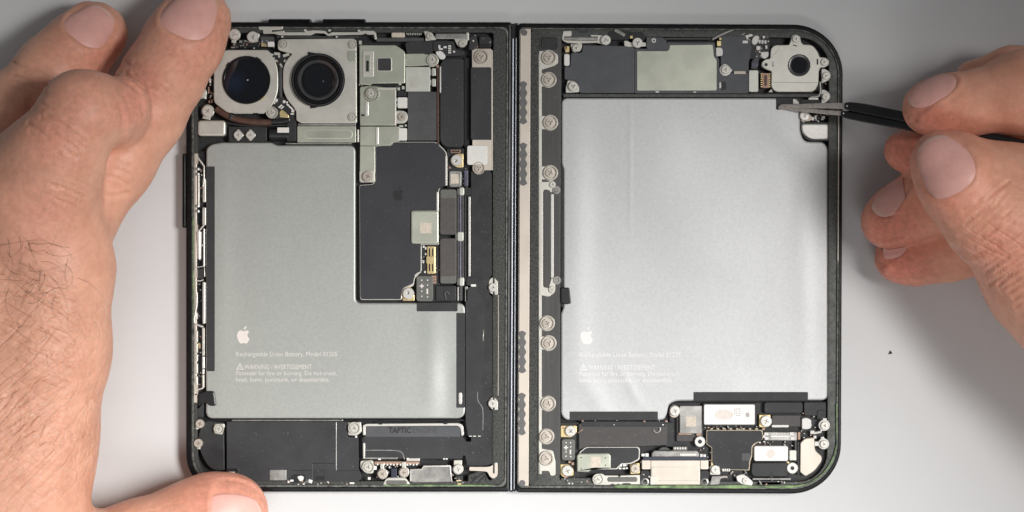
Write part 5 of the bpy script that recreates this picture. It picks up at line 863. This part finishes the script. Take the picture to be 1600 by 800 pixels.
# --- hand holding down the phone's left edge
LH = Hand(
    palm=[[(58, 290, 35, 84), (82, 420, 34, 84), (68, 545, 33, 92), (36, 690, 31, 103), (10, 900, 30, 112)],
          [(-40, 330, 30, 90), (-50, 480, 32, 105), (-70, 640, 32, 115), (-90, 900, 32, 120)],
          [(-110, 380, 28, 90), (-140, 560, 30, 110), (-160, 900, 32, 110)]],
    fingers=[([(305, 33, 14.0, 55), (287, 66, 16.5, 59), (255, 120, 20, 60), (222, 176, 24, 63), (175, 252, 25, 62), (110, 340, 26, 66), (60, 400, 28, 66)], 3.0, 4.0),
             ([(147, 53, 9.5, 51), (120, 78, 12, 53), (84, 110, 16, 54), (20, 176, 22, 56), (-40, 260, 25, 60), (-70, 340, 28, 66)], 3.0, 4.0),
             ([(50, 310, 40, 84), (86, 245, 45, 66), (128, 176, 47, 57), (150, 170, 42, 52)], 4.0, 9.0),
             ([(136, 190, 44, 46), (168, 178, 43, 42), (192, 163, 40, 37), (190, 184, 36, 36), (172, 222, 30, 36)], 3.0, 1.2),
             ([(358, 800, 13, 60), (330, 806, 14, 63), (290, 822, 15, 62), (220, 850, 18, 66), (120, 890, 24, 80), (30, 900, 28, 100)], 3.0, 6.0)])
lo = W(-150, 900, 0)[:2]; hiP = W(430, -40, 0)[:2]
def fan(cx, cy, ang, ln, n, sp, seed):
    r = random.Random(seed); out = []; a = math.radians(ang); ux, uy = math.cos(a), math.sin(a)
    for i in range(n):
        o = (i - (n - 1) / 2) * sp + r.uniform(-1.5, 1.5); l = ln * r.uniform(0.55, 1.0); s = r.uniform(-0.15, 0.15) * ln
        c = (cx - uy * o + ux * s, cy + ux * o + uy * s); k = r.uniform(-3, 3)
        out.append(([(c[0] - ux * l / 2, c[1] - uy * l / 2), (c[0] - uy * k, c[1] + ux * k), (c[0] + ux * l / 2, c[1] + uy * l / 2)], r.uniform(0.26, 0.45), r.uniform(0.18, 0.5)))
    return out
cre = fan(222, 128, 38, 70, 6, 6, 1) + fan(50, 122, 25, 60, 5, 6, 2) + fan(95, 205, 35, 95, 7, 9, 3) + fan(190, 270, 25, 40, 4, 9, 8)
cre += fan(55, 470, 30, 150, 8, 11, 4) + fan(60, 545, 26, 150, 6, 12, 6) + fan(70, 620, -30, 150, 6, 13, 5) + fan(50, 705, -42, 190, 11, 13, 9) + fan(110, 300, 20, 60, 5, 9, 7)
cre += [([(152, 296), (162, 305), (182, 306), (200, 302)], 0.5, 0.5), ([(185, 160), (192, 180), (193, 205)], 0.5, 0.35), ([(138, 628), (150, 624), (157, 628)], 0.5, 0.6), ([(176, 118), (196, 128), (216, 148), (222, 172)], 0.5, 0.25)]
left = build_hand('hand', LH, (lo[0], lo[1], 1.0), (hiP[0], hiP[1], 58), 0.62, 'skin',
    [(300, 16, 22, (0.42, -0.9), 15.5, 13.6, (0.10, 0.12, 1)), (146, 34, 17, (0.62, -0.78), 13.0, 12.2, (0.08, 0.12, 1)), (376, 793, 21, (0.98, 0.18), 14.5, 11.5, (0.20, -0.45, 1))],
    cre, [(222, 128, 45, 0.8), (300, 60, 70, 0.7), (150, 70, 60, 0.7), (90, 215, 60, 0.6), (120, 170, 60, 0.5), (360, 790, 80, 0.8), (60, 330, 70, 0.4), (205, 165, 40, 0.8)],
    [(40, 500, 120, 75, 1.0), (100, 300, 60, 60, 0.3), (220, 130, 40, 30, 0.3)],
    'bare left hand with dark wrist hair pressing on the camera corner of the phone', [(40, 670, 130, 110, 1.0), (230, 800, 60, 40, 0.3)])
# fine dark hairs on the back of the hand
def hairs(hand, parent, spots, seed):
    r = random.Random(seed); V = []; F = []
    for (cx, cy, sx, sy, n, ln) in spots:
        for _ in range(n):
            x, y = r.gauss(cx, sx), r.gauss(cy, sy); a = r.uniform(-0.6, 3.4); turn = r.uniform(-0.35, 0.35); l = ln * r.uniform(0.5, 1.2); pts = []
            for i in range(9):
                pts.append((x, y)); x += math.cos(a) * l / 8; y += math.sin(a) * l / 8; a += turn
            p = np.array([[*at(q[0], q[1], 48), 60.0] for q in pts])
            for _i in range(40): d = hand.sdf(p[:, None, :])[:, 0]; p[:, 2] -= np.clip(d, -1, 5) * 0.9
            p[:, 2] += 0.05 + 0.5 * np.sin(np.linspace(0, 2.6, 9)); b = len(V)
            for i, q in enumerate(p):
                t = p[min(i + 1, 8)] - p[max(i - 1, 0)]; t /= np.linalg.norm(t) + 1e-9; s = np.cross(t, [0, 0, 1]); s /= np.linalg.norm(s) + 1e-9; w = 0.034 * (1 - 0.75 * i / 8)
                for c in (0, 2.094, 4.189): V.append(tuple((q + w * (math.cos(c) * s + math.sin(c) * np.array([0, 0, 1.0]))) * S))
            for i in range(8):
                for c in range(3): d = (c + 1) % 3; F.append((b + i * 3 + c, b + i * 3 + d, b + i * 3 + 3 + d, b + i * 3 + 3 + c))
    me = bpy.data.meshes.new('hair'); me.from_pydata(V, [], F); me.update(); o = link('hair', me, 'hair', parent, 0); o['kind'] = 'stuff'; return o
hairs(LH, left, [(48, 375, 22, 16, 14, 70), (55, 420, 26, 24, 16, 75), (64, 462, 28, 14, 12, 70), (12, 150, 6, 12, 3, 45), (30, 540, 30, 30, 6, 34)], 11)

# --- hand holding the tweezers
RH = Hand(
    palm=[[(1650, 420, 34, 100), (1740, 500, 36, 125), (1900, 590, 42, 150)], [(1620, 250, 20, 60), (1720, 330, 28, 110), (1900, 440, 38, 160)]],  # unseen outer palm shaped tall so that it shades the table
    fingers=[([(1472, 252, 43, 46), (1500, 285, 44, 58), (1545, 338, 43, 64), (1588, 352, 41, 84), (1650, 420, 36, 104)], 4.0, 8.0),          # thumb
             ([(1500, 262, 42, 52), (1585, 312, 40, 78), (1650, 400, 36, 100)], 4.0, 8.0),
             ([(1450, 170, 29, 38), (1475, 166, 30, 42), (1515, 162, 31, 45), (1600, 146, 32, 62), (1700, 150, 32, 66), (1790, 300, 30, 90)], 3.0, 4.0),   # forefinger
             ([(1522, 122, 16, 28), (1580, 112, 18, 36), (1700, 120, 20, 50), (1790, 300, 26, 80)], 3.0, 4.0),
             ([(1412, 235, 15, 30), (1440, 240, 16, 38), (1500, 252, 17, 46), (1640, 280, 22, 55)], 3.0, 4.0),
             ([(1386, 347, 12.5, 40), (1405, 336, 14, 45), (1450, 316, 17, 52), (1540, 300, 22, 58), (1680, 350, 26, 70)], 3.0, 4.0),
             ([(1404, 404, 8.5, 37), (1430, 402, 9.5, 41), (1480, 390, 12, 47), (1560, 370, 18, 56), (1690, 400, 26, 80)], 3.0, 4.0)])
lo = W(1312, 760, 0)[:2]; hiP = W(1960, 55, 0)[:2]
cre = fan(1545, 350, -40, 70, 6, 9, 21) + fan(1575, 400, -35, 90, 7, 10, 22) + fan(1590, 450, -30, 60, 5, 11, 23) + fan(1550, 300, -40, 50, 4, 9, 24) + [([(1490, 388), (1520, 400), (1560, 380)], 0.6, 0.4), ([(1500, 370), (1530, 372), (1560, 352)], 0.5, 0.35), ([(1505, 330), (1540, 328), (1560, 318)], 0.45, 0.3)]
right = build_hand('hand', RH, (lo[0], lo[1], 1.0), (hiP[0], hiP[1], 68), 0.62, 'skin_warm',
    [(1470, 254, 50, (-0.45, -0.85), 16.5, 14.0, (-0.30, 0.12, 1)), (1450, 147, 33, (-0.93, 0.30), 13.5, 8.5, (-0.1, 0.8, 0.8)), (1396, 316, 18, (-0.78, 0.55), 11.0, 8.0, (-0.25, 0.75, 0.7)), (1392, 386, 13, (-0.95, 0.2), 8.5, 7.0, (-0.2, 0.6, 0.8))],
    cre, [(1480, 300, 60, 0.5), (1450, 185, 50, 0.7), (1390, 360, 60, 0.9), (1400, 415, 60, 1.0), (1400, 235, 50, 0.9), (1560, 400, 60, 0.4)], [(1560, 400, 70, 70, 0.6), (1600, 330, 60, 60, 0.35)],
    'bare right hand pinching black tweezers between thumb and forefinger')

# ------------------------------------------------------------------ tweezers
tw = bpy.data.objects.new('tweezers', None); COL.objects.link(tw); tag(tw, 'slim tweezers with grey metal tips and black coated arms', 'tweezers')
def arm(pts, wid, thk, m, name, n=12):
    """flat tapering bar: pts (px, py, z mm), widths px, thickness mm"""
    P = [np.array(W(*p)) for p in pts]; V = []; F = []
    for i, p in enumerate(P):
        t = P[min(i + 1, len(P) - 1)] - P[max(i - 1, 0)]; t /= np.linalg.norm(t); s = np.cross(t, [0, 0, 1]); s /= np.linalg.norm(s); u = np.cross(s, t)
        for k in range(n):
            a = 2 * math.pi * (k + .5) / n; ca, sa = math.cos(a), math.sin(a); f = lambda q: math.copysign(abs(q) ** 0.55, q)
            V.append(tuple((p + s * f(ca) * wid[i] / PXMM / 2 + u * f(sa) * thk[i] / 2) * S))
    for i in range(len(P) - 1):
        for k in range(n): j = (k + 1) % n; F.append((i * n + k, i * n + j, (i + 1) * n + j, (i + 1) * n + k))
    F.append(tuple(range(n - 1, -1, -1))); F.append(tuple(range((len(P) - 1) * n, len(P) * n)))
    me = bpy.data.meshes.new(name); me.from_pydata(V, [], F); me.update(); bm = bmesh.new(); bm.from_mesh(me); bmesh.ops.recalc_face_normals(bm, faces=bm.faces); bm.to_mesh(me); bm.free()
    return link(name, me, m, tw, 50)
a1 = arm(smooth_path([(1217, 169, 4.6), (1222, 165.5, 5.2), (1240, 166, 6.2), (1270, 165.5, 8.5), (1300, 165.2, 11.2), (1327, 166, 13.6)], 4), [3, 4, 4.5, 5, 5.3, 5.5, 5.7, 6, 6.3, 6.6, 7, 7.4, 7.8, 8.1, 8.4, 8.7, 9, 9.2, 9.4, 9.6, 9.8], [0.6] * 6 + [1.0] * 15, 'tweezer_metal', 'metal_tip')
a2 = arm(smooth_path([(1217, 170, 4.55), (1226, 168.8, 5.0), (1245, 171, 6.0), (1272, 173.5, 8.2), (1300, 176, 10.6), (1320, 177.5, 12.4)], 4), [3, 3.4, 3.8, 4.2, 4.5, 4.7, 4.9, 5.1, 5.3, 5.5, 5.7, 5.9, 6.1, 6.3, 6.5, 6.7, 6.9, 7, 7.1, 7.2, 7.3], [0.6] * 6 + [1.0] * 15, 'tweezer_metal', 'metal_tip')
arm(smooth_path([(1322, 165.6, 13.2), (1350, 170, 15.8), (1400, 180, 20.2), (1440, 189, 24), (1500, 203, 29), (1560, 218, 33), (1640, 236, 38)], 3), [10.5, 14, 15] + [16] * 16, [2.0] * 19, 'tweezer_grip', 'grip_arm')
arm(smooth_path([(1316, 178, 12.0), (1350, 184, 15.0), (1400, 193, 19.4), (1440, 201, 23), (1500, 213, 28), (1560, 226, 32), (1640, 244, 37)], 3), [9, 12, 13] + [14] * 16, [2.0] * 19, 'tweezer_grip', 'grip_arm')
for x, y, z in ((1324.5, 165.8, 13.9), (1319, 177.4, 12.7)): lathe('end_rivet', x, y, [(2.8, z - 0.6), (2.8, z + 0.3), (1.6, z + 0.55), (0, z + 0.6)], 'nickel', tw, 14)
# ------------------------------------------------------------------ a speck on the table
bm = bmesh.new(); bmesh.ops.create_icosphere(bm, subdivisions=2, radius=0.00038)
for v in bm.verts: v.co *= 1 + 0.5 * math.sin(v.co.x * 9000 + v.co.y * 7000); v.co.z *= 0.5
me = bpy.data.meshes.new('dust_speck'); bm.to_mesh(me); bm.free(); sk = link('dust_speck', me, 'dust', None, 0); x, y = at(1391.5, 551, 0.2); sk.location = (x * S, y * S, 0.0002); tag(sk, 'tiny dark speck on the table below the right hand', 'speck')
